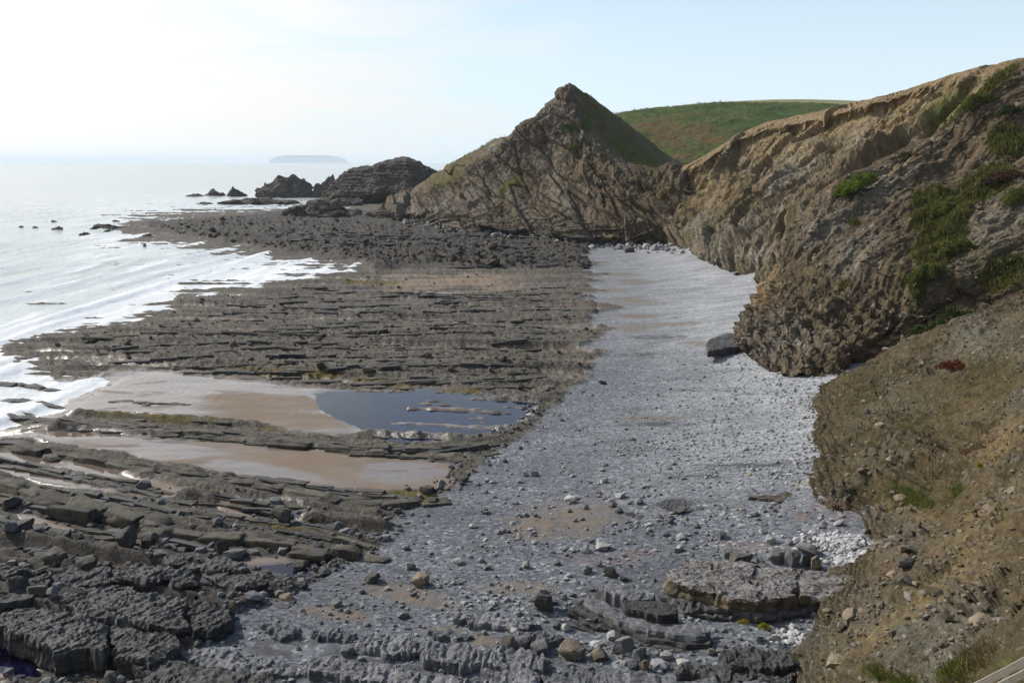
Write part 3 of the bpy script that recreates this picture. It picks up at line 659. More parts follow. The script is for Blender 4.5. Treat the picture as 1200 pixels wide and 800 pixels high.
def far_disp(x, y, z, su, sv, tt):
    w = fbm(x / 30, y / 30, z / 30, 3)
    run = fbm((su + 9 * w + 0.25 * sv) / 11, sv / 60, o=4, ridged=True)
    rib = fbm((su - 0.35 * sv + 6 * w) / 3.6, sv / 22, o=4, ridged=True)
    big = fbm((su + 14 * w + 0.35 * sv) / 26, sv / 90, o=2, ridged=True)
    ws = su + 1.8 * w + 0.22 * sv
    f1, _ = facets(ws / 7, sv / 17 + 0.5 * w, 2, 1.9); f2, _ = facets(ws / 2.6, sv / 7, 5, 0.6); f3, _ = facets(ws / 1.0, sv / 2.2, 8, 0.18)
    d = 2.4 * w + 3.4 * (big - 0.4) + 2.2 * (run - 0.35) + f1 + f2 + f3 + 0.7 * (rib - 0.3) + 0.5 * fbm(x / 5, y / 5, z / 5, 4)
    return d * (1 - 0.8 * sstep(0.42, 0.75, tt)) 
def far_mask(u, v, x, y, z, D, su, sv):
    n = 0.6 * fbm(x / 9, y / 9, z / 9, 5, 0.65)
    top = np.clip(1 - np.abs(v - np.interp(u, [735, 795, 820, 848, 884, 940, 990, 1050, 1125, 1225], [206, 197, 190, 167, 148, 134, 124, 110, 86, 66])) / 14, 0, 1)
    strk = sstep(0.25, 0.6, fbm((su - 0.3 * sv) / 5, sv / 40, o=3))
    return dict(veg=m_(blobs(u, v, [(1040, 195, 30, 12, -30), (1105, 125, 60, 14, -40), (845, 195, 10, 5, 0)]) - 0.3, n * 0.9, 2.0),
                moss=np.clip(0.7 * strk * sstep(300, 250, v) + m_(blobs(u, v, [(800, 240, 50, 50, 0), (860, 240, 60, 60, 0)]), n, 1.0) * 0.5, 0, 1),
                grey=np.clip(0.9 * sstep(0.0, 0.5, fbm((su - 0.3 * sv) / 9 + 4, sv / 50, o=4)), 0, 1) * 0.7 + 0.6 * m_(blobs(u, v, [(850, 285, 70, 40, 0), (945, 190, 50, 50, -30), (895, 300, 40, 40, 0), (1000, 160, 40, 30, -40), (770, 270, 60, 16, 0), (780, 255, 30, 20, 0)]), n, 1.2),
                ochre=np.clip(m_(blobs(u, v, [(1080, 125, 120, 30, -25), (960, 150, 130, 26, -15), (820, 220, 60, 40, 0), (770, 215, 60, 26, 0), (920, 170, 60, 30, 0)]), n, 1.3) * 0.8 + 0.6 * top, 0, 1),
                red=top * 0.25)
far_o, farQ, farN, farA, farUV = loft(far_cols, 370, 280, far_disp, far_mask, 'cliff', 'far_cliff', 'long lit brown cliff with contorted ribs and ochre top edge')

tor_cols = [
 [GZ(440, 250, 0.2), (448, 244, 520), (456, 238, 530), (466, 233, 540), (480, 228, 548), (492, 216, 560), (500, 225, 620)],
 [GZ(470, 257, 1.0), (476, 250, 462), (486, 242, 472), (496, 232, 480), (508, 220, 487), (512, 202, 505), (525, 216, 590)],
 [GZ(505, 263, 1.6), (511, 247, 430), (519, 232, 441), (528, 217, 450), (536, 205, 457), (545, 183, 490), (560, 205, 580)],
 [GZ(545, 269, 2.2), (552, 246, 402), (556, 226, 412), (560, 205, 421), (566, 184, 428), (585, 164, 470), (610, 190, 570)],
 [GZ(590, 273, 2.6), (594, 248, 383), (597, 220, 394), (600, 190, 404), (607, 152, 414), (625, 155, 455), (650, 180, 560)],
 [GZ(630, 276, 2.8), (632, 250, 367), (634, 215, 381), (636, 168, 396), (637, 125, 406), (652, 134, 432), (690, 170, 545)],
 [GZ(655, 278, 2.9), (655, 252, 353), (656, 215, 368), (656, 160, 386), (655, 117, 399), (667, 118, 415), (705, 160, 530)],
 [GZ(668, 279, 3.0), (668, 252, 346), (668, 215, 361), (666, 150, 381), (665, 99, 395), (690, 116, 418), (730, 165, 520)],
 [GZ(690, 281, 3.0), (690, 256, 336), (691, 232, 347), (692, 195, 362), (689, 142, 384), (722, 135, 424), (765, 190, 510)],
 [GZ(714, 282, 3.0), (715, 263, 329), (717, 244, 338), (719, 222, 347), (718, 190, 362), (768, 172, 420), (800, 210, 505)],
 [GZ(742, 283, 3.0), (744, 267, 325), (748, 250, 333), (752, 226, 342), (755, 201, 354), (803, 196, 408), (830, 215, 500)],
 [GZ(770, 285, 3.0), (772, 271, 322), (776, 256, 328), (780, 232, 335), (792, 199, 346), (825, 210, 400), (850, 222, 495)],
 [(803, 292, 316), (806, 276, 320), (812, 258, 324), (818, 238, 328), (824, 207, 338), (845, 210, 396), (870, 222, 490)]]
def tor_disp(x, y, z, su, sv, tt):
    w = fbm(x / 34, y / 34, z / 34, 3)
    dg = 0.75 * x + 0.65 * z + 1.6 * w
    run = fbm(dg / 15, y / 60 + (x - z) / 70, o=4, ridged=True)
    rib = fbm(dg / 4.5 + 5, (x - z) / 34, o=4, ridged=True)
    gul = fbm((su + 8 * w) / 18, sv / 80 + 3, o=3, ridged=True)
    al = (x - z) + 2 * w
    f1, _ = facets(dg / 8, al / 26, 3, 2.2); f2, _ = facets(dg / 3.2, al / 12, 6, 0.75); f3, _ = facets(dg / 1.4, al / 3.5, 9, 0.26)
    d = 2.5 * w + 3.2 * (run - 0.35) + 0.8 * (rib - 0.3) + 2.8 * (gul - 0.35) + f1 + f2 + f3 + 0.6 * fbm(x / 7, y / 7, z / 7, 4)
    crag = sstep(0.30, 0.6, tt) * sstep(0.72, 0.6, tt) * (1.8 * fbm(x / 5, y / 5, z / 9, 4) + 1.6 * fbm(x / 2.2, y / 2.2, z / 4, 3))
    return crag + d * (1 - 0.6 * sstep(0.5, 0.66, tt) - 0.25 * sstep(0.66, 0.8, tt))   # the grassed back slopes are smoother
def tor_mask(u, v, x, y, z, D, su, sv):
    n = 0.6 * fbm(x / 11, y / 11, z / 11, 5, 0.65)
    back = sstep(-2, 6, y - 14 * sstep(20, 0, x) * sstep(-25, -5, x) - np.interp(x, [-60, -30, 0, 24, 34, 45, 60], [470, 455, 418, 397, 384, 366, 352]))
    g = np.clip(back * (0.95 + 0.3 * n), 0, 1)
    left = sstep(620, 580, u); g = g * sstep(500, 512, u)
    dg = 0.75 * x + 0.65 * z + 5 * n
    stp = sstep(0.0, 0.45, fbm(dg / 10 + 2, (x - z) / 60, o=4))
    return dict(veg=np.clip(g * (0.28 + 0.6 * n) * (1 + 0.3 * left) + m_(blobs(u, v, [(672, 173, 12, 9, 0), (665, 150, 16, 8, 0), (600, 215, 30, 8, -40), (690, 140, 14, 20, 0), (740, 178, 60, 20, 40)]) - 0.25, n, 2.0), 0, 1),
                moss=np.clip(g * 0.9 + m_(blobs(u, v, [(600, 220, 60, 20, -40), (760, 235, 60, 30, 0), (700, 170, 40, 40, 0)]), n, 1.2) * 0.6, 0, 1),
                grey=np.clip(0.75 * stp + 0.0 * x, 0, 1) * (1 - g) * (0.35 + 0.65 * sstep(740, 640, u)) + 0.55 * m_(blobs(u, v, [(520, 245, 60, 30, 0), (560, 230, 40, 50, 20), (600, 170, 40, 40, -40), (640, 160, 40, 50, 0), (690, 170, 20, 40, 0), (590, 265, 90, 14, 0), (480, 250, 40, 14, 0), (665, 275, 120, 8, 0)]), n, 1.4) * (1 - g),
                ochre=np.clip(m_(blobs(u, v, [(750, 220, 50, 16, 0), (700, 200, 50, 12, 10)]), n, 1.2) * 0.6 + 0.35 * g * left, 0, 1),
                red=np.zeros(u.shape, np.float32))
tor_o, torQ, torN, torA, torUV = loft(tor_cols, 380, 260, tor_disp, tor_mask, 'pinnacle_hill', 'tor', 'steep pointed rocky hill at the end of the shingle beach')

hill_cols = [[(u, 235, 470), (u, 205, 520), (u, 180, 580), (u, 0.5 * (180 + t), 650), (u, t + 8, 720), (u, t, 780), (u, t + 6, 860), (u, t + 30, 1000)]
             for u, t in ((560, 200), (640, 160), (700, 140), (735, 132), (780, 126), (840, 121.5), (900, 120), (960, 121.5), (1020, 126), (1100, 132), (1200, 140))]
hill_o, hillQ, hillN, hillA, hillUV = loft(hill_cols, 240, 160,
    lambda x, y, z, su, sv, tt: 2.2 * fbm(x / 60, y / 60, o=4) + 0.9 * fbm(x / 7, y / 7, o=4),
    lambda u, v, x, y, z, D, su, sv: dict(red=np.clip(m_(blobs(u, v, [(790, 165, 50, 20, 20), (760, 150, 50, 14, 0), (830, 160, 50, 16, 10), (800, 185, 30, 10, 0)]), 0.8 * fbm(x / 40, y / 40, o=4), 1.5), 0, 1),
                                            ochre=0.8 * sstep(130.5, 128, v - 0) * 0), 'hill', 'hill', 'green bracken covered hillside behind the cliff top')
field_cols = [[(u, 180, 880), (u, 150, 950), (u, t + 4, 1040), (u, t, 1120), (u, t + 4, 1250), (u, t + 30, 1500)] for u, t in ((700, 140), (800, 124), (870, 118.6), (930, 116.8), (985, 118), (1030, 121), (1100, 130))]
loft(field_cols, 60, 40, lambda x, y, z, su, sv, tt: 0.5 * fbm(x / 40, y / 40, o=3),
     lambda u, v, x, y, z, D, su, sv: dict(ochre=np.ones(u.shape, np.float32)), 'field', 'hill', 'thin strip of pale grass field along the hill skyline')

head_cols = [[GZ(u, b, -0.6), (u + 1, b - 0.25 * (b - t), 690 + d), (u + 2, b - 0.5 * (b - t), 697 + d), (u + 3, b - 0.78 * (b - t), 703 + d), (u + 4, t, 710 + d), (u + 8, t + 3, 735 + d), (u + 10, b - 5, 765 + d)]
             for u, t, b, d in ((368, 236, 238.5, 0), (380, 224, 239, 0), (392, 208, 239, 0), (402, 201, 239, 0), (415, 196.5, 239, -2), (428, 195, 239, -5), (436, 192, 239.5, -8), (452, 190.5, 239.5, -10), (464, 187.5, 240, -12), (474, 188, 240, -14), (486, 194, 240, -16), (498, 201, 240, -16), (512, 204.5, 240, -16), (530, 206, 240, -16), (560, 207, 242, -16))]
def head_disp(x, y, z, su, sv, tt):
    w = fbm(x / 25, y / 25, z / 25, 3)
    st = np.abs(((z + 0.06 * x + 3.5 * w) / 2.3) % 1 - 0.5)
    return 2.2 * w + 0.9 * sstep(0.1, 0.4, st) * np.clip(0.5 + perlin(x / 14, z / 4), 0, 1.2) + 1.5 * fbm(x / 7, y / 7, z / 5, 4) + 0.6 * fbm(x / 2, y / 2, z / 2, 3)
head_o = loft(head_cols, 220, 90, head_disp, lambda u, v, x, y, z, D, su, sv: dict(), 'headland', 'sea_rock', 'dark layered rock headland jutting into the sea beside the pointed hill')[0]

hy = np.array([(40, -1.5), (34, 1.5), (25, 9), (12, 19.5), (4, 26.2), (-3, 28.3), (-30, 35), (-90, 52), (-220, 75), (-380, 80)], float)  # unseen land under and behind the camera, added to block sky light
LX, LT = np.meshgrid(np.linspace(-190, 330, 70), np.linspace(0, len(hy) - 1, 60), indexing='ij')
LY = np.interp(LT, np.arange(len(hy)), hy[:, 0]); LZ = np.interp(LT, np.arange(len(hy)), hy[:, 1])
LY = LY - 0.0016 * np.clip(-LX - 10, 0, None) ** 2 - 4 * np.clip(fbm(LX / 18, LY / 18, o=3), 0, 1)
LZ = LZ - np.clip(fbm(LX / 14 + 5, LY / 14, o=4), 0, 1) * 1.5 + np.clip(LX - 40, 0, 60) * 0.12 * sstep(20, -20, LY)
lm = mesh_np('headland', np.stack([LX, LY, LZ], -1).reshape(-1, 3), grid_faces(*LX.shape), {k: np.full(LX.shape, a_) for k, a_ in dict(veg=0.5, moss=0.7, grey=0.2, ochre=0, red=0).items()})
obj('headland', lm, 'near_cliff', label='unseen grassy headland that carries the viewpoint, added to block sky light from behind', kind='structure')

# ================================================================== SEA
su_ = np.concatenate([np.arange(-1500, -300, 60.0), np.arange(-300, 760, 4.2), np.arange(760, 2800, 80.0)])
dist = np.concatenate([1 / np.linspace(1 / 75, 1 / 1500, 360), np.geomspace(1500, 42000, 60)[1:]])
SX, SY = np.meshgrid((su_ - 600) / 1100, dist, indexing='ij'); SX = SX * SY
SX = SX.astype(np.float32); SY = SY.astype(np.float32)
pu, pv = proj(np.stack([SX, SY, np.zeros_like(SX)], -1)); pu = pu.astype(np.float32); pv = pv.astype(np.float32)
kk = sstep(1400, 500, SY)
wv = SX - 0.07 * SY + 7 * fbm(SX / 60, SY / 90, o=2)
def crest(s, lam, sharp):
    t = (s / lam) % 1.0; return np.exp(-((t - 0.5) / sharp) ** 2)
amp = sstep(-0.25, 0.35, perlin(SX / 40, SY / 110)) 
w1 = crest(wv, 19, 0.10) * amp + 0.5 * crest(wv + 6 * perlin(SX / 30, SY / 50), 8.5, 0.16) * sstep(-0.1, 0.4, perlin(SX / 30 + 5, SY / 60))
sz = kk * (0.95 * w1 + 0.12 * fbm(SX / 5, SY / 9, o=4) + 0.05 * fbm(SX / 1.6, SY / 2.2, o=3))
sd = sdist(pu, pv, SEA)
sz = sz * sstep(-12, 25, sd) - 0.5 * sstep(-8, -40, sd)
near = sstep(150, -5, sd) * sstep(1200, 700, SY)
surf = np.clip(blobs(pu, pv, [(370, 315, 130, 22, -8), (300, 330, 170, 30, -14), (120, 400, 200, 40, -8), (60, 440, 160, 40, 0), (430, 240, 60, 6, 0), (280, 275, 100, 16, 8), (300, 285, 110, 14, 8), (250, 227, 40, 4, 0), (30, 480, 120, 40, 0), (380, 245, 60, 5, 0), (160, 360, 150, 30, -20)]) * 2.2, 0, 1)
streak = sstep(0.1, 0.6, fbm(wv / 5.0, SY / 40, o=4)) * sstep(1000, 300, SY)
foam = np.clip(0.34 * near ** 1.5 + 0.28 * surf + 0.40 * streak * (0.35 + surf + near) + 0.45 * sstep(0.3, 0.9, crest(wv - 1.6, 19, 0.13) * amp) * kk * sstep(245, 290, pv), 0, 1)
sea = mesh_np('sea', np.stack([SX, SY, sz], -1).reshape(-1, 3), grid_faces(*SX.shape), {'foam': foam})
obj('sea', sea, 'sea', label='pale glittering sea with white surf rolling onto the rocks', kind='structure')

# tide pools
for i, q in enumerate(POOLS):
    c = np.mean(q, 0); pts = []
    for k in range(len(q)):
        for t in (0, 0.5):
            a = np.array(q[k], float); b = np.array(q[(k + 1) % len(q)], float); r = a + (b - a) * t
            e = (r - c) / (np.linalg.norm(r - c) + 1e-6); pts.append(r + e * np.array([14, 8]))
    zw = 0.34
    W = G(np.array([p[0] for p in pts]), np.array([p[1] for p in pts]), zw)
    n = len(W); ctr = W.mean(0)
    me = bpy.data.meshes.new('tide_pool'); me.from_pydata([tuple(p) for p in W] + [tuple(ctr)], [], [((k + 1) % n, k, n) for k in range(n)])
    obj('tide_pool', me, 'shallow' if i == 1 else 'pool', label=('large blue tide pool at the edge of the shingle', 'small pool of rippled sand behind a long rock ridge', 'dark pool below the long rock ridge', 'dark pool under the great sloping slab')[i], kind='structure')

# ================================================================== ROCKS
def cube_sphere(n):
    verts = {}; faces = []; lst = []
    def vid(p):
        k = tuple(np.round(p, 6))
        if k not in verts: verts[k] = len(lst); lst.append(p)
        return verts[k]
    for ax in range(3):
        for s in (-1, 1):
            for i in range(n):
                for j in range(n):
                    q = []
                    for a, b in ((i, j), (i + 1, j), (i + 1, j + 1), (i, j + 1)):
                        p = np.zeros(3); p[ax] = s; p[(ax + 1) % 3] = (2 * a / n - 1); p[(ax + 2) % 3] = (2 * b / n - 1) * s
                        q.append(vid(p))
                    faces.append(q)
    return np.array(lst), np.array(faces)
CS = {n: cube_sphere(n) for n in (5, 7, 10, 22)}
def rock_shape(n, seed, boxy=0.5, cuts=9, rough=0.12, keep=(0.55, 0.85)):
    r = np.random.default_rng(seed)
    V, Fq = CS[n]; S = V / np.linalg.norm(V, axis=1)[:, None]
    p = S * (1 - boxy) + V * boxy * 0.82
    for _ in range(cuts):
        d = r.normal(size=3); d /= np.linalg.norm(d); k = r.uniform(*keep)
        t = p @ d - k; p = p - np.clip(t, 0, None)[:, None] * d * 0.92
    o = r.uniform(0, 90, 3)
    nn = S * (1 + 0 * p[:, :1])
    p = p + nn * (rough * fbm(p[:, 0] * 1.6 + o[0], p[:, 1] * 1.6 + o[1], p[:, 2] * 1.6 + o[2], 4, 0.55))[:, None]
    lo, hi = p.min(0), p.max(0)
    p = (p - (lo + hi) / 2) / (hi - lo)                        # unit box
    return p, Fq
BOULD = {}
for mat in ('boulder_grey', 'boulder_dark', 'boulder_brown', 'boulder_white'):
    BOULD[mat] = []
    for k in range(8):
        p, f = rock_shape(7, 100 + k, 0.30 + 0.09 * k, 12 + k, 0.10, (0.42, 0.80))
        me = mesh_np('boulder', p, f, smooth=False); me.materials.append(M[mat]); BOULD[mat].append(me)
def boulder(u, v, wpx, hpx, mat, label, group=None, name='boulder', k=None, deep=1.0, sink=0.18):
    p = on_shore(u, v + hpx * 0.35)
    s = p[1] / 1050.0 * 1.05
    L, Hh = wpx * s, hpx * s
    me = random.choice(BOULD[mat]) if k is None else BOULD[mat][k]
    o = obj(name, me, label=label, cat='boulder', group=group)
    o.scale = (L, L * random.uniform(0.7, 1.0) * deep, Hh * 1.05)
    o.rotation_euler = (random.uniform(-.15, .15), random.uniform(-.15, .15), random.uniform(-0.5, 0.5) + random.choice((0, math.pi)))
    o.location = (p[0], p[1], p[2] + Hh * (0.5 - sink))
    return o

# ---- ledges: bedded blocks with real faces
def ledge_mesh(outline, ztop, zbot, seed, rib=None, rough=0.14, layer=0.0, under=0.0, n_ring=9, step=0.22, tilt=(0, 0), dome=0.0, facet=1.0):
    """outline: photo bearings of the top edge at height ztop; walls drop to zbot"""
    o = np.array(outline, float)
    W = G(o[:, 0], o[:, 1], ztop)[:, :2]
    a = W; b = np.roll(W, -1, 0); seg = np.linalg.norm(b - a, axis=1); per = seg.sum()
    N = int(np.clip(per / (step * 1.25), 40, 340)); cum = np.concatenate([[0], np.cumsum(seg)])
    t = np.linspace(0, per, N, endpoint=False); i = np.clip(np.searchsorted(cum, t, 'right') - 1, 0, len(W) - 1)
    pts = a[i] + (b[i] - a[i]) * ((t - cum[i]) / seg[i])[:, None]
    pts = (pts * 2 + np.roll(pts, 1, 0) + np.roll(pts, -1, 0)) / 4
    pts = pts + 0.45 * min(1.0, per / 14) * np.stack([fbm(pts[:, 0] / 1.7 + seed, pts[:, 1] / 1.7, o=3), fbm(pts[:, 0] / 1.7, pts[:, 1] / 1.7 + seed * 2.3, o=3)], -1)
    c = pts.mean(0); q = pts - c
    ev, evec = np.linalg.eigh(q.T @ q); ax = evec[:, 1]; pr = q @ ax
    half = np.abs(q @ evec[:, 0]).mean() * 1.2
    lim = max(0.0, pr.max() - half); spine = c + np.clip(pr, pr.min() + half if pr.min() < -half else 0, lim)[:, None] * ax
    hgt = ztop - zbot; K = int(np.clip(hgt / 0.16, 4, 16))
    so = seed * 3.17
    ctr_out = pts - spine; ctr_out /= np.linalg.norm(ctr_out, axis=1)[:, None] + 1e-6
    rings = []
    for k in range(K + 1):
        f = k / K; z = zbot + f * hgt
        d = rough * 2.0 * fbm(pts[:, 0] / 1.4 + so, pts[:, 1] / 1.4, np.full(N, z / 1.1), 4)
        jn = np.abs(perlin(t / 0.8 + so, np.full(N, z * 0.3)))
        d = d - 0.22 * np.clip(0.25 - jn, 0, 1) * 2 * (1 + rough)
        if layer: d = d + layer * np.sign(np.sin(z * 9 + seed)) * (0.6 + 0.4 * perlin(t / 2, np.full(N, z * 3)))
        if rib:
            sr = pts[:, 0] * math.cos(R(rib[0])) + pts[:, 1] * math.sin(R(rib[0])) + rib[1] * fbm(pts[:, 0] / 2 + so, pts[:, 1] / 2, o=2)
            d = d + rib[2] * 1.1 * (0.5 - np.abs((sr / rib[1]) % 1 * 2 - 1)) * (0.4 + 0.6 * f)
        d = d - under * (1 - f) ** 2 + (1 - f) * 0.05
        if k == K: d = d - 0.06
        q2 = pts + ctr_out * d[:, None]
        rings.append(np.column_stack([q2, np.full(N, z)]))
    base_top = rings[-1]
    for k in range(1, n_ring + 1):
        f = k / n_ring
        q2 = base_top[:, :2] * (1 - f) + spine * f
        rings.append(np.column_stack([q2, np.full(N, ztop)]))
    Vs = np.array(rings)                                   # (rings, N, 3)
    topm = np.zeros(len(rings)); topm[K:] = 1; topm[K - 1] = 0.6
    x, y = Vs[..., 0], Vs[..., 1]
    dz = rough * 0.9 * fbm(x / 1.2 + so, y / 1.2, o=4) + rough * 0.5 * fbm(x / 0.35, y / 0.35 + so, o=3)
    dz += tilt[0] * (x - c[0]) + tilt[1] * (y - c[1])
    if dome: dz -= dome * np.clip(1 - np.concatenate([np.zeros(K + 1), np.arange(1, n_ring + 1) / n_ring * 1.6]), 0, 1)[:, None]
    if rib:
        ang, lam, am = rib
        s = x * math.cos(R(ang)) + y * math.sin(R(ang)) + 0.5 * lam * fbm(x / 2 + so, y / 2, o=2) * 2
        w = 1 - np.abs((s / lam) % 1 * 2 - 1); dz += am * (np.sqrt(np.clip(w, 0, 1)) - 0.6) * (0.6 + 0.6 * fbm(x / 1.5, y / 1.5 + 5, o=2))
    ca, sa_ = math.cos(R(rib[0] if rib else -20)), math.sin(R(rib[0] if rib else -20))
    fc, _ = facets((x * ca + y * sa_) / 0.42 + so, (y * ca - x * sa_) / 2.6, seed % 50, facet * (0.075 + 0.2 * rough), 0.7, 0.9)
    dz += fc
    Vs[..., 2] += dz * topm[:, None]
    nr = len(rings); I = np.arange(nr * N).reshape(nr, N); J = np.roll(I, -1, 1)
    fq = np.stack([I[:-1], J[:-1], J[1:], I[1:]], -1).reshape(-1, 4)
    org = np.array([c[0], c[1], zbot])
    return Vs.reshape(-1, 3) - org, fq, org
def ledge(outline, ztop, zbot, mat, label, seed, parent=None, name='rock_ledge', group=None, cat='rock ledge', **k):
    v, f, org = ledge_mesh(outline, ztop, zbot, seed, **k)
    me = mesh_np(name, v, f, smooth=False)
    if parent: 
        o = obj(name, me, mat, parent=parent); o.location = Vector(org) - parent.location
        return o
    return obj(name, me, mat, loc=org, label=label, cat=cat, group=group)

# the flat-topped ledge: cap bed over thin beds
sh = lambda pl, dx, dy, k=1.0: [((x - np.mean([p[0] for p in pl])) * k + np.mean([p[0] for p in pl]) + dx, y + dy) for x, y in pl]
fe = empty('rock_ledge', tuple(G(875, 705, 1.2)), label='big flat topped ledge with pale top over dark layered beds by the scree', cat='rock ledge')
caps = [([(778, 671), (800, 660), (818, 655), (836, 657), (833, 676), (838, 697), (806, 690), (788, 681)], 2.62),
        ([(835, 657), (872, 658), (884, 660), (880, 680), (886, 702), (858, 701), (839, 697), (834, 676)], 2.68),
        ([(883, 660), (915, 662), (935, 665), (930, 682), (934, 699), (905, 703), (887, 702), (881, 680)], 2.60),
        ([(934, 665), (965, 668), (1000, 676), (1010, 690), (975, 696), (940, 700), (931, 682)], 2.52)]
for k, (pl, zt) in enumerate(caps):
    pl = [(np.mean([q[0] for q in pl]) + (a - np.mean([q[0] for q in pl])) * 1.06, b) for a, b in pl]
    ledge(pl, zt, 1.78, 'ledge_flat', None, 3 + k, parent=fe, name='cap_block', rough=0.20, rib=(25, 0.9, 0.05), step=0.09, n_ring=18, layer=0.06, facet=0.28)
for k, (dx, dy, zt, zb, kx) in enumerate(((3, 19, 1.82, 1.5, 0.96), (-3, 25, 1.52, 1.25, 1.0), (4, 31, 1.27, 1.0, 0.96), (-4, 37, 1.02, 0.75, 1.03), (-10, 43, 0.78, 0.3, 1.06))):
    ledge(sh([(778, 671), (800, 660), (835, 657), (884, 660), (965, 668), (1000, 678), (975, 694), (934, 699), (886, 702), (838, 697), (806, 690), (788, 681)], dx, dy, kx), zt, zb, 'ledge_dark', None, 13 + k, parent=fe, name='lower_bed', rough=0.12, layer=0.03, step=0.14)

ledge([(731, 706), (745, 702), (780, 705), (796, 709), (795, 718), (775, 721), (742, 716), (731, 712)], 2.25, 0.9, 'ledge_dark', 'squared dark block with a level top in front of the flat topped ledge', 9, rough=0.07, step=0.12, facet=0.3)
ledge([(700, 690), (712, 683), (740, 685), (765, 692), (772, 702), (745, 704), (722, 701)], 2.05, 1.2, 'ledge_blue', 'low pale bed with streaked top behind the squared dark block', 10, rough=0.10, rib=(-20, 0.6, 0.12), facet=0.5)
for k, (dy, zt) in enumerate(((0, 1.75), (9, 1.45), (18, 1.2), (27, 1.0))):
    ledge([(668 - 4 * k, 700 + dy), (690, 698 + dy), (730, 712 + dy), (775, 726 + dy), (815, 730 + dy), (835 + 3 * k, 738 + dy), (832, 747 + dy), (790, 745 + dy), (745, 735 + dy), (700, 716 + dy)], zt, 0.5, 'ledge_dark' if k else 'ledge_blue',
          'curving step of thin dark beds, step %s down from the squared dark block' % ('first', 'second', 'third', 'fourth')[k].replace('first', 'one').replace('second', 'two').replace('third', 'three').replace('fourth', 'four'), 20 + k, group='curving thin beds', rough=0.09, layer=0.04, rib=(-10, 1.2, 0.07), facet=0.4)
# great slabs at the seaward end
slabs = [
 ([(-40, 716), (0, 718), (20, 711), (65, 714), (100, 722), (127, 732), (126, 763), (107, 766), (88, 762), (68, 768), (46, 757), (6, 737), (-40, 730)], 1.75, 0.0, 'great sloping slab with ribbed top and dark sheer face above the dark pool'),
 ([(129, 733), (150, 735), (180, 740), (212, 749), (205, 762), (192, 770), (169, 780), (156, 774), (131, 772)], 1.55, 0.0, 'ribbed slab split by a cleft from the great sloping slab'),
 ([(71, 699), (107, 686), (140, 687), (214, 699), (218, 736), (190, 738), (156, 728), (97, 722), (78, 712)], 1.45, 0.2, 'broad ribbed slab stepping up behind the great sloping slab'),
 ([(221, 700), (245, 706), (276, 713), (270, 727), (248, 740), (224, 737)], 1.35, 0.2, 'small ribbed slab at the shingle end of the broad ribbed slab'),
 ([(133, 664), (169, 657), (200, 662), (214, 668), (190, 678), (150, 677), (134, 674)], 1.75, 0.4, 'thick stepped slab with boulders along its dark foot'),
 ([(196, 670), (218, 664), (232, 674), (224, 683), (200, 684)], 1.65, 0.4, 'cracked square slab beside the thick stepped slab'),
 ([(178, 650), (230, 650), (290, 657), (288, 668), (240, 667), (190, 660)], 1.35, 0.3, 'long low slab at the edge of the dark pool'),
 ([(232, 668), (288, 670), (320, 676), (300, 688), (255, 686)], 1.1, 0.3, 'flat dark slab sloping under the shingle edge'),
 ([(58, 668), (85, 660), (128, 664), (132, 682), (105, 686), (62, 690)], 1.3, 0.2, 'dark tabular slab between two groups of big boulders'),
 ([(-30, 690), (0, 688), (34, 672), (58, 670), (58, 690), (25, 704), (-30, 712)], 1.4, 0.0, 'dark slab with upright back edge beside the big boulders'),
 ([(-30, 664), (20, 657), (60, 655), (96, 662), (60, 670), (-30, 676)], 0.95, 0.0, 'thin wet slab beside the bright puddle'),
 ([(150, 778), (200, 772), (260, 778), (330, 795), (340, 830), (180, 830)], 1.25, 0.0, 'smooth dark slab beneath the pale ribbed beds')]
for k, (ol, zt, zb, lab) in enumerate(slabs):
    ledge(ol, zt, zb, 'ledge_dark', lab, 40 + k, rough=0.20, rib=(-38, 0.42, 0.13) if k < 4 else (-30, 0.5, 0.08), layer=0.03 if k < 4 else 0.07, step=0.10 if k < 4 else 0.13, n_ring=26 if k < 4 else 13, facet=0.6)
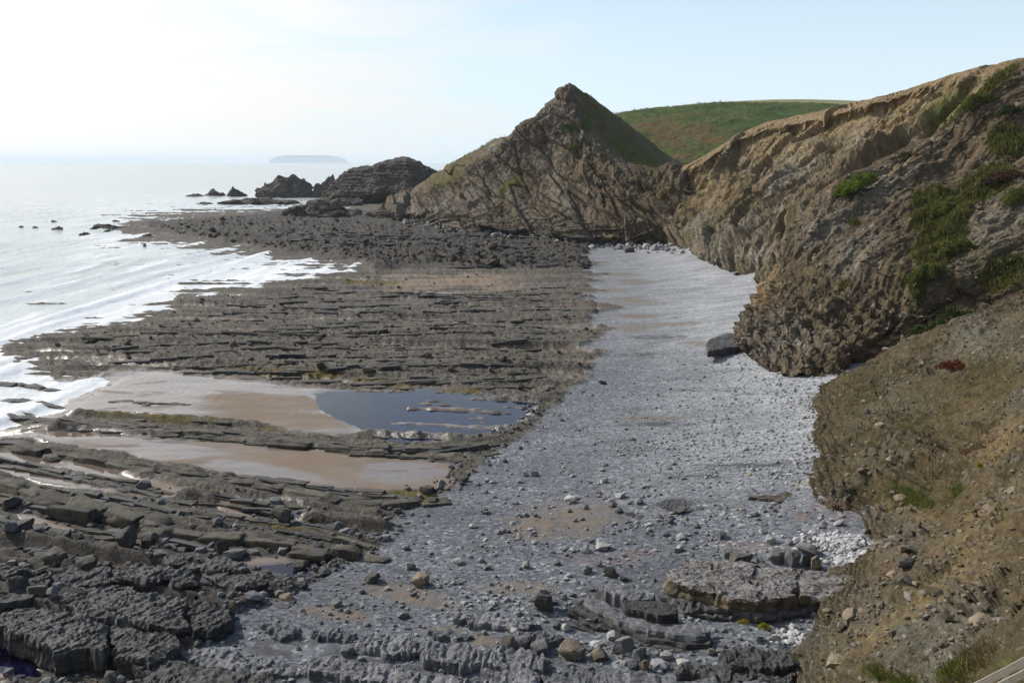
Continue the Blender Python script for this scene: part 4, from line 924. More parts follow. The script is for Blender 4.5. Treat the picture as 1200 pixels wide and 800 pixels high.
# pale corrugated beds
ribs = [([(205, 762), (230, 757), (290, 766), (345, 782), (346, 792), (300, 790), (240, 780)], 1.35, 'teeth like pale ribs on the bed next to the smooth dark slab'),
        ([(275, 768), (300, 766), (345, 776), (342, 786), (300, 782)], 1.3, 'short pale ribbed bed between two tan sand scours'),
        ([(348, 775), (370, 768), (430, 775), (500, 786), (570, 797), (570, 812), (480, 806), (400, 794), (352, 786)], 1.45, 'longest pale ribbed bed, toothed all along its crest'),
        ([(306, 733), (318, 727), (352, 732), (352, 744), (330, 748)], 1.25, 'small pale ribbed outcrop standing in fine shingle'),
        ([(358, 738), (390, 738), (415, 744), (410, 750), (370, 748)], 1.2, 'narrow pale ribbed bed beside the small outcrop'),
        ([(421, 748), (440, 742), (482, 748), (486, 764), (455, 768), (426, 758)], 1.45, 'squarish pale ribbed bed behind the longest ribbed bed'),
        ([(486, 753), (510, 748), (556, 758), (562, 776), (540, 784), (495, 772)], 1.5, 'blocky pale ribbed bed next to the squarish ribbed bed'),
        ([(556, 762), (590, 755), (640, 768), (640, 784), (600, 786), (560, 778)], 1.55, 'pale ribbed bed running under the row of blocky boulders'),
        ([(530, 722), (560, 718), (600, 724), (640, 732), (600, 736), (550, 732)], 1.3, 'low blue grey bed with broken upper edge'),
        ([(500, 738), (530, 736), (560, 744), (545, 748), (510, 745)], 1.2, 'thin blue grey bed just below the broken bed'),
        ([(600, 738), (640, 738), (660, 746), (640, 752), (605, 746)], 1.45, 'short blue grey bed beside the upright dark boulder'),
        ([(565, 784), (600, 780), (634, 786), (634, 812), (580, 812)], 1.75, 'first thick pale block of the row of edge blocks'),
        ([(638, 786), (665, 784), (690, 790), (692, 812), (640, 812)], 1.8, 'second thick pale block, next to the first edge block'),
        ([(694, 786), (750, 788), (850, 796), (930, 802), (930, 825), (700, 815)], 1.85, 'long pale beam of rock ending the row of edge blocks'),
        ([(840, 764), (880, 756), (930, 764), (945, 778), (900, 784), (850, 778)], 1.9, 'dark rounded bed at the foot of the scree'),
        ([(800, 772), (850, 782), (930, 790), (930, 800), (850, 796), (790, 784)], 1.75, 'sloping dark bed between the scree and the pale beam')]
for k, (ol, zt, lab) in enumerate(ribs):
    zt = float(zbase(np.mean([q[0] for q in ol]), min(800, np.mean([q[1] for q in ol])))) + zt - 0.95
    ledge(ol, zt, zt - 1.3, 'ledge_blue' if k < 14 else 'ledge_dark', lab, 70 + k, rough=0.16, rib=(-8, 0.5, 0.20) if k < 8 else (-8, 1.0, 0.14), step=0.12, n_ring=13, facet=0.7)
# thin dark ledges running out of the cliff foot
for k, (ol, zt, lab) in enumerate([([(874, 582), (910, 578), (955, 572), (960, 584), (920, 588)], 3.4, 'thin rusty ledge sticking out of the cliff foot into cobbles'),
        ([(925, 566), (960, 558), (970, 566), (945, 572)], 3.6, 'short pale tipped ledge above the thin rusty ledge'),
        ([(830, 398), (850, 390), (885, 392), (885, 404), (850, 408), (828, 412)], 3.6, 'dark rock spit jutting onto shingle from the grassy spur'),
        ([(770, 588), (800, 584), (838, 590), (830, 598), (790, 600)], 2.6, 'low dark bed lying flush in the middle of the shingle'),
        ([(730, 600), (770, 598), (785, 606), (750, 610)], 2.1, 'broken dark bed among scattered stones on shingle')]):
    zt -= 0.0 if k == 2 else 0.3
    ledge(ol, zt, zt - 0.9, ('ledge_brown', 'ledge_pale', 'ledge_dark', 'ledge_dark', 'ledge_dark')[k], lab, 90 + k, rough=0.10, layer=0.05, step=0.16, facet=0.45)

# ---- long broken ridges crossing the sand: rows of rock blocks
BLK = []
for k in range(8):
    p, f = rock_shape(10, 300 + k, 0.72, 6, 0.20, (0.7, 0.95)); me = mesh_np('block', p, f); me.materials.append(M['ledge_olive']); BLK.append(me)
BLKD = []
for me in BLK:
    m2 = me.copy(); m2.materials.clear(); m2.materials.append(M['ledge_dark']); BLKD.append(m2)
BLKT = []
for k in range(8):
    p, f = rock_shape(10, 340 + k, 0.93, 4, 0.10, (0.85, 1.1)); me = mesh_np('block', p, f, smooth=False); me.materials.append(M['ledge_olive' if k % 3 == 0 else 'ledge_dark']); BLKT.append(me)
def ridge(line, wpx, label, z0=0.3, hm=0.8, blk=BLK, wid=1.5, dense=1.0, ln=(0.9, 2.6), follow=False, skip=0.0, group='broken rock ridges across the sand'):
    L = np.array(line, float); Wd = G(L[:, 0], L[:, 1], 0.5)
    seg = np.linalg.norm(np.diff(Wd[:, :2], axis=0), axis=1); cum = np.concatenate([[0], np.cumsum(seg)])
    e = empty('rock_ridge', (Wd[len(Wd) // 2][0], Wd[len(Wd) // 2][1], 0.3), label=label, cat='rock ridge', group=group)
    s = 0.0
    while s < cum[-1]:
        l = random.uniform(*ln) * wid
        x = np.interp(s, cum, Wd[:, 0]); y = np.interp(s, cum, Wd[:, 1]); x2 = np.interp(s + l, cum, Wd[:, 0]); y2 = np.interp(s + l, cum, Wd[:, 1])
        a = math.atan2(y2 - y, x2 - x + 1e-6)
        end = min(1.0, 0.45 + min(s, cum[-1] - s) / 5)
        if follow: z0 = ground_z(x, y) - 0.12
        for r_ in range(0 if random.random() < skip or z0 < -0.1 else random.choice((1, 2, 2))):
            o = obj('block', random.choice(blk), parent=e)
            hh = hm * random.uniform(0.55, 1.15) * end; ww = wid * random.uniform(0.6, 1.1)
            o.scale = (l * 1.25, ww, hh)
            o.rotation_euler = (random.uniform(-.12, .12), random.uniform(-.08, .08), a + random.uniform(-.12, .12))
            off = r_ * random.uniform(-0.9, 0.9) * wid
            o.location = Vector((x - math.sin(a) * off, y + math.cos(a) * off, z0 + hh * random.uniform(0.15, 0.38))) - e.location
        s += l * random.uniform(0.75, 1.15) / dense
ridge([(-30, 566), (0, 572), (60, 590), (110, 600), (160, 611), (215, 624)], 14, 'massive rounded ridge, thickest of all, crossing puddled sand', 0.3, 1.5, BLK, 2.0)
ridge([(215, 626), (300, 634), (360, 646), (415, 652), (440, 655)], 12, 'long straight ridge with a level crest above the dark pool', 0.3, 1.15, BLK, 1.5)
ridge([(20, 522), (70, 532), (130, 546), (190, 558), (240, 567)], 10, 'slanting ridge with puddles caught behind it', 0.35, 0.9, BLK, 1.5)
ridge([(240, 567), (300, 573), (350, 581), (420, 592), (470, 594), (520, 588)], 11, 'blocky ridge ending in boulders at the shingle edge', 0.35, 1.0, BLK, 1.5)
ridge([(100, 497), (160, 505), (230, 510), (300, 513), (350, 520), (420, 527), (480, 528), (560, 522), (600, 512)], 9, 'ridge along the near shore of the blue tide pool', 0.35, 0.75, BLK, 1.6)
ridge([(250, 505), (320, 516), (400, 524), (470, 530)], 6, 'second row of low rocks beside the blue pool ridge', 0.35, 0.55, BLK, 1.2)
ridge([(130, 490), (200, 488), (270, 492), (330, 498)], 6, 'weedy low ridge on the open brown sand', 0.3, 0.4, BLK, 1.4)
ridge([(-20, 484), (40, 490), (90, 494)], 7, 'dark ridge washed by the surf film', 0.15, 0.6, BLKD, 1.4)
ridge([(0, 446), (30, 449), (75, 456)], 4, 'thin straight reef at the edge of the surf', 0.05, 0.45, BLKD, 1.3)
ridge([(10, 466), (40, 469), (76, 475)], 4, 'thin weedy reef next to the straight reef', 0.1, 0.4, BLKD, 1.2)
ridge([(-30, 512), (0, 517), (35, 520)], 9, 'dark chunky ridge end standing over wet sand', 0.2, 0.9, BLKD, 1.7)
ridge([(140, 470), (190, 472), (240, 474)], 3, 'lone low streak of weed topped rocks on sand', 0.35, 0.25, BLKD, 1.0)
ridge([(290, 556), (330, 560), (365, 564)], 3, 'faint line of small rocks in the second sand strip', 0.35, 0.22, BLKD, 0.8)
ridge([(40, 545), (90, 556), (130, 567), (170, 577)], 5, 'ragged low ridge among puddles behind the massive ridge', 0.3, 0.5, BLKD, 1.1)
ridge([(-20, 600), (30, 618), (80, 625), (100, 632)], 8, 'dark jumbled ridge in front of the massive ridge', 0.2, 0.8, BLKD, 1.5)
ridge([(0, 640), (50, 645), (130, 640), (200, 648)], 8, 'low dark jumbled rocks behind the tabular slabs', 0.25, 0.6, BLKD, 1.4)
ridge([(330, 590), (400, 600), (460, 606)], 6, 'weed stained low ridge behind the shingle edge boulders', 0.3, 0.45, BLK, 1.2)
ridge([(470, 495), (490, 497)], 3, 'small rock standing in the blue pool', 0.15, 0.4, BLKD, 1.0)
ridge([(545, 503), (570, 504)], 3, 'flat rock at the pool edge near the shingle', 0.15, 0.4, BLKD, 1.1)

thin = [([(-20, 536), (60, 549), (120, 562), (180, 572)], 'hair thin upright ledge nearest the second sand strip'.replace('nearest', 'edging')), ([(60, 572), (150, 588), (230, 604)], 'thin tilted ledge just behind the massive rounded ridge'),
        ([(230, 600), (300, 612), (380, 622), (430, 628)], 'thin tilted ledge behind the long straight ridge'), ([(-20, 606), (50, 620), (120, 634), (200, 640)], 'thin sharp ledge under the massive rounded ridge'),
        ([(110, 622), (200, 638), (260, 646)], 'short sharp ledge between the massive ridge and the boulder heap'), ([(180, 575), (260, 584), (330, 594)], 'thin ledge beside the rippled pool'),
        ([(330, 612), (390, 622), (440, 640)], 'thin ledge running to the shingle from the square topped boulder'), ([(-20, 650), (60, 660), (120, 668)], 'thin wet ledge in front of the tabular slab'),
        ([(90, 690), (170, 700), (240, 714)], 'thin ledge crossing the broad ribbed slab'), ([(200, 688), (270, 696), (330, 706)], 'last thin ledge before the fine shingle'),
        ([(60, 494), (160, 500), (260, 508), (340, 514)], 'thin weedy ledge along the open sand'), ([(380, 520), (450, 526), (540, 528), (585, 520)], 'thin ledge at the pool ridge foot'),
        ([(250, 556), (330, 566), (400, 576), (470, 584)], 'thin ledge fronting the second sand strip'), ([(-20, 575), (40, 588), (100, 598)], 'thin dark ledge on the seaward flank of the massive ridge')]
for k, (ln_, lab) in enumerate(thin):
    ridge(ln_, 5, lab, 0.35, 0.55, BLKT, 0.62, 1.25, (2.2, 6.0))
    ridge([(a + 14, b + 9) for a, b in ln_], 5, lab.replace('thin', 'lower twin of the thin', 1) if 'thin' in lab else 'lower twin of the ' + lab, 0.3, 0.42, BLKT, 0.5, 1.1, (2.2, 6.0))
WORDS = 'first second third fourth fifth sixth seventh eighth ninth tenth eleventh twelfth thirteenth fourteenth fifteenth sixteenth seventeenth eighteenth nineteenth twentieth'.split()
vv_ = 454.0
for k in range(20):                                    # the beds that cross the broad platform
    a0 = np.interp(vv_, [320, 345, 372, 400, 430, 454], [470, 310, 215, 60, 150, 390]) + random.uniform(0, 40); a1 = np.interp(vv_, [320, 454], [690, 640]) - random.uniform(0, 25)
    us = np.linspace(a0, a1, 9)
    ridge([(a, vv_ + 2.2 * math.sin(a / 70 + k) - 0.010 * (a - 400)) for a in us], 4, '%s thin ledge across the broad platform, counted from the blue tide pool' % WORDS[k], 0.4, random.uniform(0.35, 0.65), BLKT if k % 2 else BLK, random.uniform(0.8, 1.3), 1.0, (1.8, 4.5), True, 0.12, 'thin ledges across the broad platform')
    vv_ -= (vv_ - 190) * random.uniform(0.020, 0.040)
vv_ = 313.0
for k in range(9):                                     # and the rougher beds of the dark platform beyond
    a0 = np.interp(vv_, [262, 270, 285, 300, 313], [190, 235, 330, 420, 470]) + random.uniform(0, 40); a1 = np.interp(vv_, [262, 280, 313], [500, 630, 680]) - random.uniform(0, 20)
    ridge([(a, vv_ + 1.2 * math.sin(a / 60 + k) + 0.012 * (a - 450)) for a in np.linspace(a0, a1, 9)], 4, '%s rough ledge of the dark far platform, counted from the tan sand strip' % WORDS[k], 0.4, random.uniform(0.7, 1.3), BLKD if k % 2 else BLKT, random.uniform(1.5, 2.3), 0.9, (1.4, 3.6), True, 0.2, 'rough ledges of the dark platform')
    vv_ -= (vv_ - 190) * random.uniform(0.035, 0.055)
# ---- boulders one by one, as the photograph shows them
NB = [  # u, v (middle), width, height, material, label
 (635, 707, 24, 22, 'boulder_dark', 'upright dark boulder alone on the grey shingle'),
 (150, 638, 26, 28, 'boulder_dark', 'tall blocky boulder, largest of the heap behind the stepped slab'),
 (174, 636, 22, 20, 'boulder_dark', 'broad dark boulder leaning on the tall blocky boulder'), (191, 638, 15, 15, 'boulder_grey', 'pointed grey boulder beside the broad dark boulder'),
 (66, 658, 28, 23, 'boulder_dark', 'rounded dome boulder beside the thin wet slab'), (102, 667, 26, 20, 'boulder_dark', 'squared boulder next to the rounded dome boulder'),
 (81, 667, 16, 13, 'boulder_dark', 'small boulder between the dome and squared boulders'), (20, 694, 26, 24, 'boulder_dark', 'brown blocky boulder at the corner of the dark slab'),
 (43, 701, 28, 15, 'boulder_dark', 'low boulder lying before the brown blocky boulder'), (63, 704, 15, 14, 'boulder_grey', 'pale angular stone beside the low boulder'),
 (330, 605, 25, 19, 'boulder_dark', 'square topped boulder standing beside the rippled pool'), (168, 566, 18, 12, 'boulder_grey', 'tilted pale slab boulder perched on the slanting ridge'),
 (322, 586, 15, 9, 'boulder_grey', 'rounded pale stone above the rippled pool'), (12, 586, 20, 16, 'boulder_dark', 'dark boulder against the massive rounded ridge'),
 (30, 623, 22, 15, 'boulder_dark', 'rounded dark boulder beside the bright puddle'), (12, 630, 18, 12, 'boulder_grey', 'lower grey boulder beside the rounded dark boulder'),
 (297, 644, 14, 9, 'boulder_grey', 'light oval stone in the dark pool'), (330, 643, 12, 8, 'boulder_grey', 'pale stone at the far rim of the dark pool'),
 (274, 646, 26, 13, 'boulder_grey', 'flat tilted slab stone beside the dark pool'), (259, 640, 16, 17, 'boulder_dark', 'thin upright slab stone behind the tilted slab stone'),
 (335, 700, 18, 9, 'boulder_brown', 'brown stone on fine shingle near the slab edge'), (436, 676, 19, 13, 'boulder_dark', 'dark low boulder half sunk in fine shingle'),
 (492, 679, 20, 16, 'boulder_brown', 'mossy brown boulder on fine shingle'), (481, 662, 12, 10, 'boulder_grey', 'pale cracked stone near the mossy boulder'),
 (471, 719, 14, 9, 'boulder_grey', 'pale flat stone on the tan sand scour'), (408, 762, 18, 13, 'boulder_grey', 'rounded pale boulder against the squarish ribbed bed'),
 (395, 707, 12, 9, 'boulder_grey', 'lone pale stone on dark fine shingle'), (605, 779, 12, 8, 'boulder_grey', 'small pale stone above the first edge block'),
 (609, 752, 17, 14, 'boulder_grey', 'angular grey block, first in the row of blocky boulders'), (632, 758, 22, 15, 'boulder_grey', 'faceted grey block, second in the row of blocky boulders'),
 (596, 752, 22, 16, 'boulder_dark', 'dark wedge boulder before the row of blocky boulders'),
 (670, 763, 32, 20, 'boulder_brown', 'largest blocky boulder with rust brown face'), (702, 768, 20, 14, 'boulder_brown', 'tan wedge boulder beside the rust faced boulder'),
 (730, 757, 27, 22, 'boulder_grey', 'cracked round topped boulder in the row of blocky boulders'), (718, 745, 15, 13, 'boulder_white', 'pale pyramid boulder behind the cracked boulder'),
 (749, 766, 19, 15, 'boulder_grey', 'pale angular block right of the cracked boulder'.replace('right of', 'next to')), (741, 779, 13, 11, 'boulder_grey', 'small dull block under the pale angular block'),
 (754, 779, 12, 14, 'boulder_brown', 'small tan upright stone under the pale angular block'), (767, 781, 13, 10, 'boulder_grey', 'small grey stone after the tan upright stone'),
 (765, 769, 15, 9, 'boulder_grey', 'flat grey stone beyond the pale angular block'), (779, 769, 17, 9, 'boulder_white', 'light low stone at the end of the blocky boulder row'),
 (800, 779, 18, 12, 'boulder_white', 'pale triangular stone beside the sloping dark bed'), (706, 722, 12, 10, 'boulder_white', 'clean pale stone on the curving beds'),
 (692, 726, 14, 10, 'boulder_grey', 'grey stone touching the clean pale stone'), (663, 733, 13, 10, 'boulder_white', 'pale rounded stone near the upright dark boulder'),
 (652, 732, 11, 9, 'boulder_grey', 'dull stone touching the pale rounded stone'),
 (715, 670, 18, 13, 'boulder_dark', 'dark blue boulder behind the low pale bed'), (686, 668, 14, 9, 'boulder_grey', 'smooth grey boulder near the dark blue boulder'),
 (730, 678, 10, 7, 'boulder_dark', 'small dark stone beside the dark blue boulder'), (868, 655, 27, 17, 'boulder_dark', 'layered dark boulder on the far rim of the flat ledge'),
 (850, 648, 15, 12, 'boulder_grey', 'grey boulder next to the layered dark boulder'), (889, 658, 10, 9, 'boulder_grey', 'small squarish stone on the rim of the flat ledge'),
 (910, 652, 21, 17, 'boulder_grey', 'striped grey boulder in the line behind the flat ledge'), (927, 654, 17, 21, 'boulder_grey', 'tall striped boulder in the line behind the flat ledge'),
 (943, 657, 15, 16, 'boulder_dark', 'dark square boulder after the tall striped boulder'), (955, 660, 14, 19, 'boulder_brown', 'rusty sided boulder near the white stones'),
 (944, 642, 24, 13, 'boulder_grey', 'slanting grey slab boulder before the white stones'), (981, 669, 26, 14, 'boulder_brown', 'low brown boulder at the scree edge below the white stones'),
 (844, 625, 11, 11, 'boulder_grey', 'round grey boulder above the flat ledge'), (901, 631, 11, 10, 'boulder_white', 'pale boulder above the flat ledge near the red stones'),
 (799, 627, 13, 8, 'boulder_white', 'pale boulder on open shingle above the flat ledge'), (706, 640, 17, 8, 'boulder_white', 'long pale stone on open shingle'),
 (685, 642, 12, 10, 'boulder_white', 'pale egg shaped stone beside the long pale stone'), (748, 588, 10, 9, 'boulder_white', 'white stone above the low dark bed'),
 (727, 579, 12, 8, 'boulder_white', 'white flat stone among the cobbles'), (700, 576, 8, 5, 'boulder_brown', 'orange brown stone among grey cobbles'),
 (668, 584, 15, 9, 'boulder_white', 'pair of pale slabs lying as one stone among cobbles'), (617, 660, 9, 10, 'boulder_white', 'upright pale stone on mid shingle'),
 (535, 657, 12, 7, 'boulder_white', 'pale pebble boulder near the tan scour'), (475, 641, 9, 6, 'boulder_white', 'lone white stone near the shingle edge'),
 (904, 333, 15, 7, 'boulder_brown', 'red brown fallen block wedged at the spur foot'),
 (862, 321, 6, 4, 'boulder_dark', 'small dark rock on the white shingle below the long cliff'), (737, 293, 12, 7, 'boulder_dark', 'dark rock at the upper end of the beach'),
 (500, 573, 16, 10, 'boulder_dark', 'dark stone at the end of the blocky ridge'), (517, 565, 10, 10, 'boulder_grey', 'grey stone at the shingle edge by the violet pool'),
 (403, 622, 18, 7, 'boulder_grey', 'flat pale stone at the shingle edge'), (410, 642, 14, 9, 'boulder_dark', 'dark stone at the shingle edge'), (349, 659, 18, 12, 'boulder_dark', 'round dark stone at the shingle edge beside the dark pool'),
]
for u, v, w, h, mt, lab in NB: boulder(u, v, w, h, mt, lab)
LM = []
import re as _re
for o in list(COL.objects):
    if o.parent is None and o.get('category') in ('boulder', 'rock ledge', 'rock ridge') and 'label' in o and 'lower twin' not in o['label']:
        ph = _re.sub('^pair$', 'pair of pale slabs', _re.split(r" (?:on|beside|at|in|with|behind|and|above|near|against|between|under|before|after|along|next|stepping|split|sloping|lying|leaning|half|running|ending|crossing|across|alone|standing|touching|perched|of|lined|caught|jutting|sticking|below|from|just|among)\b|,", o['label'])[0])
        LM.append((o.location.x, o.location.y, ph))
LMX = np.array([(a, b) for a, b, _ in LM])
# the rest of the bigger stones, thrown over the zones where the photograph has them
def scatter_boulders(n, poly, wr, mats, label, group, asp=(0.5, 0.8)):
    poly = np.array(poly, float); c = 0
    while c < n:
        u = random.uniform(*np.percentile(poly[:, 0], (0, 100))); v = random.uniform(*np.percentile(poly[:, 1], (0, 100)))
        if sdist(np.array([u]), np.array([v]), poly)[0] < 0: continue
        w = wr[0] + (wr[1] - wr[0]) * random.random() ** 2
        mt = random.choice(mats); f_ = (w - wr[0]) / (wr[1] - wr[0])
        o = boulder(u, v, w, w * random.uniform(*asp), mt, label, group); c += 1
        ph = LM[int(np.hypot(LMX[:, 0] - o.location.x, LMX[:, 1] - o.location.y).argmin())][2]
        o['label'] = '%s %s %s by the %s' % ('small' if f_ < 0.12 else 'middling' if f_ < 0.45 else 'bigger', {'boulder_dark': 'dark', 'boulder_grey': 'grey', 'boulder_white': 'pale', 'boulder_brown': 'brown'}[mt], label, ph)
scatter_boulders(70, [(0, 580), (120, 610), (300, 640), (430, 645), (300, 690), (150, 660), (130, 700), (0, 690)], (6, 13), ['boulder_dark', 'boulder_dark', 'boulder_grey'], 'loose stone', 'stones among the ridges')
scatter_boulders(34, [(150, 676), (225, 684), (290, 700), (240, 745), (130, 730), (60, 712)], (6, 10), ['boulder_dark', 'boulder_grey'], 'slab foot stone', 'stones along the slabs')
scatter_boulders(26, [(360, 640), (440, 615), (490, 585), (560, 540), (580, 545), (500, 600), (450, 640), (370, 680), (330, 690)], (6, 13), ['boulder_dark', 'boulder_grey'], 'shingle edge stone', 'shingle edge stones')
scatter_boulders(64, [(560, 545), (760, 540), (830, 620), (760, 690), (640, 740), (520, 720), (520, 640)], (5, 10.5), ['boulder_grey', 'boulder_grey', 'boulder_white'], 'shingle stone', 'stones on the shingle')
scatter_boulders(26, [(925, 690), (985, 690), (985, 735), (900, 770), (830, 765), (850, 748), (930, 735)], (5, 11), ['boulder_dark', 'boulder_brown', 'boulder_grey'], 'scree foot stone', 'stones at the scree foot')
scatter_boulders(24, [(580, 735), (800, 765), (830, 790), (640, 782), (560, 765)], (6, 11), ['boulder_grey', 'boulder_white', 'boulder_brown'], 'angular stone', 'stones by the blocky boulders')

# ---- rocks standing in the sea
def sea_rock(u0, u1, top, bot, label, seed, n=10, deep=0.6, cuts=5, peak=0.3, dz=-0.3):
    p = G((u0 + u1) / 2, bot, 0.0); s = p[1] / 1100
    L = (u1 - u0) * s; Hh = (bot - top) * s
    q, f = rock_shape(n, seed, 0.15, cuts + 4, 0.36, (0.5, 0.9))
    q = q * np.array([L, L * deep, Hh * 1.5])
    q[:, 2] += Hh * 0.25
    w = q + 0.0
    q[:, 2] += Hh * peak * fbm(w[:, 0] / (0.22 * L) + seed, w[:, 1] / (0.3 * L), o=4) * (q[:, 2] > 0)
    q += (0.06 * L * np.stack([fbm(w[:, 0] / (0.12 * L), w[:, 1] / (0.12 * L) + k * 9, w[:, 2] / (0.10 * L), 3) for k in range(3)], -1)) * 0.6
    tp_ = np.clip(q[:, 2] / (Hh * 0.95), 0, 1); q[:, :2] *= (1 - (0.22 if u1 - u0 > 30 else 0.5) * tp_ ** 1.3)[:, None]
    me = mesh_np('sea_rock', q, f, smooth=False)
    return obj('sea_rock', me, 'sea_rock', loc=(p[0], p[1] + L * deep * 0.4, dz), label=label, cat='sea rock', group='rocks standing in the sea')
for k, a in enumerate([
 (294, 370, 206, 232, 'biggest sea rock with a flat knobbly crest', 22), (263, 288, 220, 230.5, 'humped dark sea rock between two larger stacks', 10), (236, 262, 221, 230, 'pointed sea rock at the seaward end with surf at its foot', 10),
 (364, 398, 209, 232, 'sea rock with sloping crest close to the layered headland', 22), (248, 350, 233.5, 240, 'long flat reef below the biggest sea rock', 22), (214, 238, 227, 230.5, 'lowest reef trailing off the pointed sea rock', 7),
 (352, 430, 232.5, 242, 'low dark shelf in front of the layered headland', 22), (226, 250, 236.5, 239.5, 'small wet reef at the tip of the long flat reef', 7), (318, 428, 240, 258, 'dark whale back rock rising from the rugged platform', 22),
 (100, 148, 263, 269, 'long table reef off the tip of the rugged platform', 10), (117, 134, 268.5, 273, 'low rock just behind the table reef in surf', 7), (56, 74, 265, 269.5, 'lone black rock far out in the pale water', 7),
 (128, 141, 257.5, 261, 'tiny black rock beyond the table reef', 5), (58, 66, 257.5, 260, 'tiny black rock beyond the lone black rock', 5), (20, 27, 264, 266.5, 'smallest black rock, farthest out to sea', 5),
 (88, 106, 272, 276, 'wave washed rock near the table reef', 7), (160, 182, 274, 278, 'wave washed rock beside the tip of the platform', 7), (166, 172, 285, 289, 'single black stone in the shallow surf', 5),
 (36, 44, 264.5, 267, 'tiny rock beside the lone black rock', 5), (424, 476, 244, 258, 'pale grey rock shoulder at the foot of the pointed hill', 10)]):
    sea_rock(*a[:5], 500 + k, n=a[5], deep=0.45 if a[1] - a[0] > 40 else 0.7, peak=0.28)

# ---- far island
isl = [(320, 189.6), (322, 186), (327, 183.2), (335, 182.4), (360, 182.2), (386, 182.6), (394, 184), (401, 186.8), (403, 189.6)]
D_ = 36000.0
xs = np.linspace(320, 403, 60); tp = np.interp(xs, [a[0] for a in isl], [a[1] for a in isl])
prof = [(1.0, -0.35, 0), (0.75, -0.28, .6), (0.3, -0.2, .95), (0.0, 0.0, 1.0), (0.0, 0.3, 1.0), (1.0, 0.5, 0)]
iv = []
for i, (a, t) in enumerate(zip(xs, tp)):
    q = P(a, t, D_); hh = max(2.0, q[2])
    for (_, dy, hz) in prof: iv.append((q[0], D_ + dy * 2500, -2 + hh * hz * (1 + 0.03 * math.sin(i * 1.7))))
me = mesh_np('island', np.array(iv), grid_faces(len(xs), len(prof)))
obj('island', me, 'island', label='long low flat topped island faint on the horizon', cat='island')

# ================================================================== LOOSE STONES (uncountable)
icoV = []; g_ = (1 + 5 ** .5) / 2
for a in (-1, 1):
    for b in (-g_, g_): icoV += [(a, b, 0), (0, a, b), (b, 0, a)]
icoV = np.array(icoV, float); icoV /= np.linalg.norm(icoV[0])
icoF = [(i, j, k) for i in range(12) for j in range(i + 1, 12) for k in range(j + 1, 12) if all(abs(np.linalg.norm(icoV[a] - icoV[b]) - 1.0515) < 0.05 for a, b in ((i, j), (j, k), (i, k)))]
icoF = np.array([f if np.dot(np.cross(icoV[f[1]] - icoV[f[0]], icoV[f[2]] - icoV[f[0]]), icoV[f[0]]) > 0 else (f[0], f[2], f[1]) for f in icoF])
def stones(name, pos, size, tone, label, flat=0.6, mat='stones', warm=None):
    n = len(pos)
    jit = 1 + RNG.uniform(-0.28, 0.22, (n, 12, 1))
    s = np.stack([size, size * RNG.uniform(0.6, 1.0, n), size * RNG.uniform(flat * 0.6, flat * 1.2, n)], -1) * 0.5
    a = RNG.uniform(0, 6.28, n); ca, sa = np.cos(a)[:, None], np.sin(a)[:, None]
    v = icoV[None] * jit * s[:, None, :]
    tx = RNG.normal(0, 0.2, (n, 1))
    v[..., 2] += v[..., 0] * tx
    x = v[..., 0] * ca - v[..., 1] * sa; y = v[..., 0] * sa + v[..., 1] * ca
    v = np.stack([x, y, v[..., 2]], -1) + pos[:, None, :] + np.array([0, 0, 1.0]) * (s[:, 2] * 0.45)[:, None, None]
    f = icoF[None] + (np.arange(n) * 12)[:, None, None]
    me = mesh_np(name, v.reshape(-1, 3), f.reshape(-1, 3), {'tone': np.repeat(tone, 12), 'warm': np.repeat(RNG.random(n) if warm is None else warm, 12)}, smooth=False)
    return obj(name, me, mat, label=label, kind='stuff')
def sample_zone(n, dens):
    """random photo bearings weighted by a density, uniform over the ground actually seen"""
    u = RNG.uniform(-20, 1060, n * 6); v = 285 + (820 - 285) * RNG.random(n * 6)
    w = dens(u, v); k = RNG.random(n * 6) < w
    return u[k][:n], v[k][:n]
def shing_w(u, v):
    ul = np.interp(v, UL[:, 0], UL[:, 1]); ur = np.interp(v, UR[:, 0], UR[:, 1])
    return ul, ur, (u > ul + 6) & (u < ur + 25)
def d_cob(u, v):
    ul, ur, ins = shing_w(u, v); t = (u - ul) / (ur - ul)
    p = on_shore(u, v); c = perlin(p[:, 0] / 6, p[:, 1] / 3)
    band = sstep(395, 450, v) * sstep(590, 520, v)
    return ins * np.clip(0.95 * band * (0.04 + 1.1 * np.clip(t, 0, 1) ** 1.6) + 0.05 * sstep(520, 600, v), 0, 1) * np.clip(0.75 + 0.8 * c, 0.05, 1)
u, v = sample_zone(14000, d_cob); p = on_shore(u, v)
ul, ur, _ = shing_w(u, v); t = np.clip((u - ul) / (ur - ul), 0, 1)
stones('cobbles', p, RNG.lognormal(-1.32, 0.36, len(u)), np.clip(0.25 + 0.35 * t * sstep(620, 540, v) + RNG.normal(0, 0.16, len(u)), 0, 1), 'pale grey cobbles covering the shingle beach')
def d_mid(u, v):
    ul, ur, ins = shing_w(u, v); p = on_shore(u, v); c = fbm(p[:, 0] / 5, p[:, 1] / 3, o=3)
    return ins * sstep(500, 580, v) * np.clip(0.03 + 0.9 * sstep(0.0, 0.55, c) * blobs(u, v, [(690, 610, 170, 110, 0), (720, 740, 200, 60, 0), (600, 680, 140, 60, 0), (900, 620, 120, 60, 0)]) * 1.6, 0, 1)
u, v = sample_zone(4200, d_mid); p = on_shore(u, v)
stones('loose_stones', p, RNG.lognormal(-1.35, 0.5, len(u)), np.clip(0.45 + RNG.normal(0, 0.2, len(u)), 0, 1), 'loose pale stones strewn over the fine grey shingle')
def d_edge(u, v):
    ul, ur, ins = shing_w(u, v); d = ul - u
    return np.clip(np.exp(-((d - 12) / 22) ** 2) * sstep(440, 480, v) * 0.9 + (u < ul) * sstep(560, 620, v) * 0.22, 0, 1)
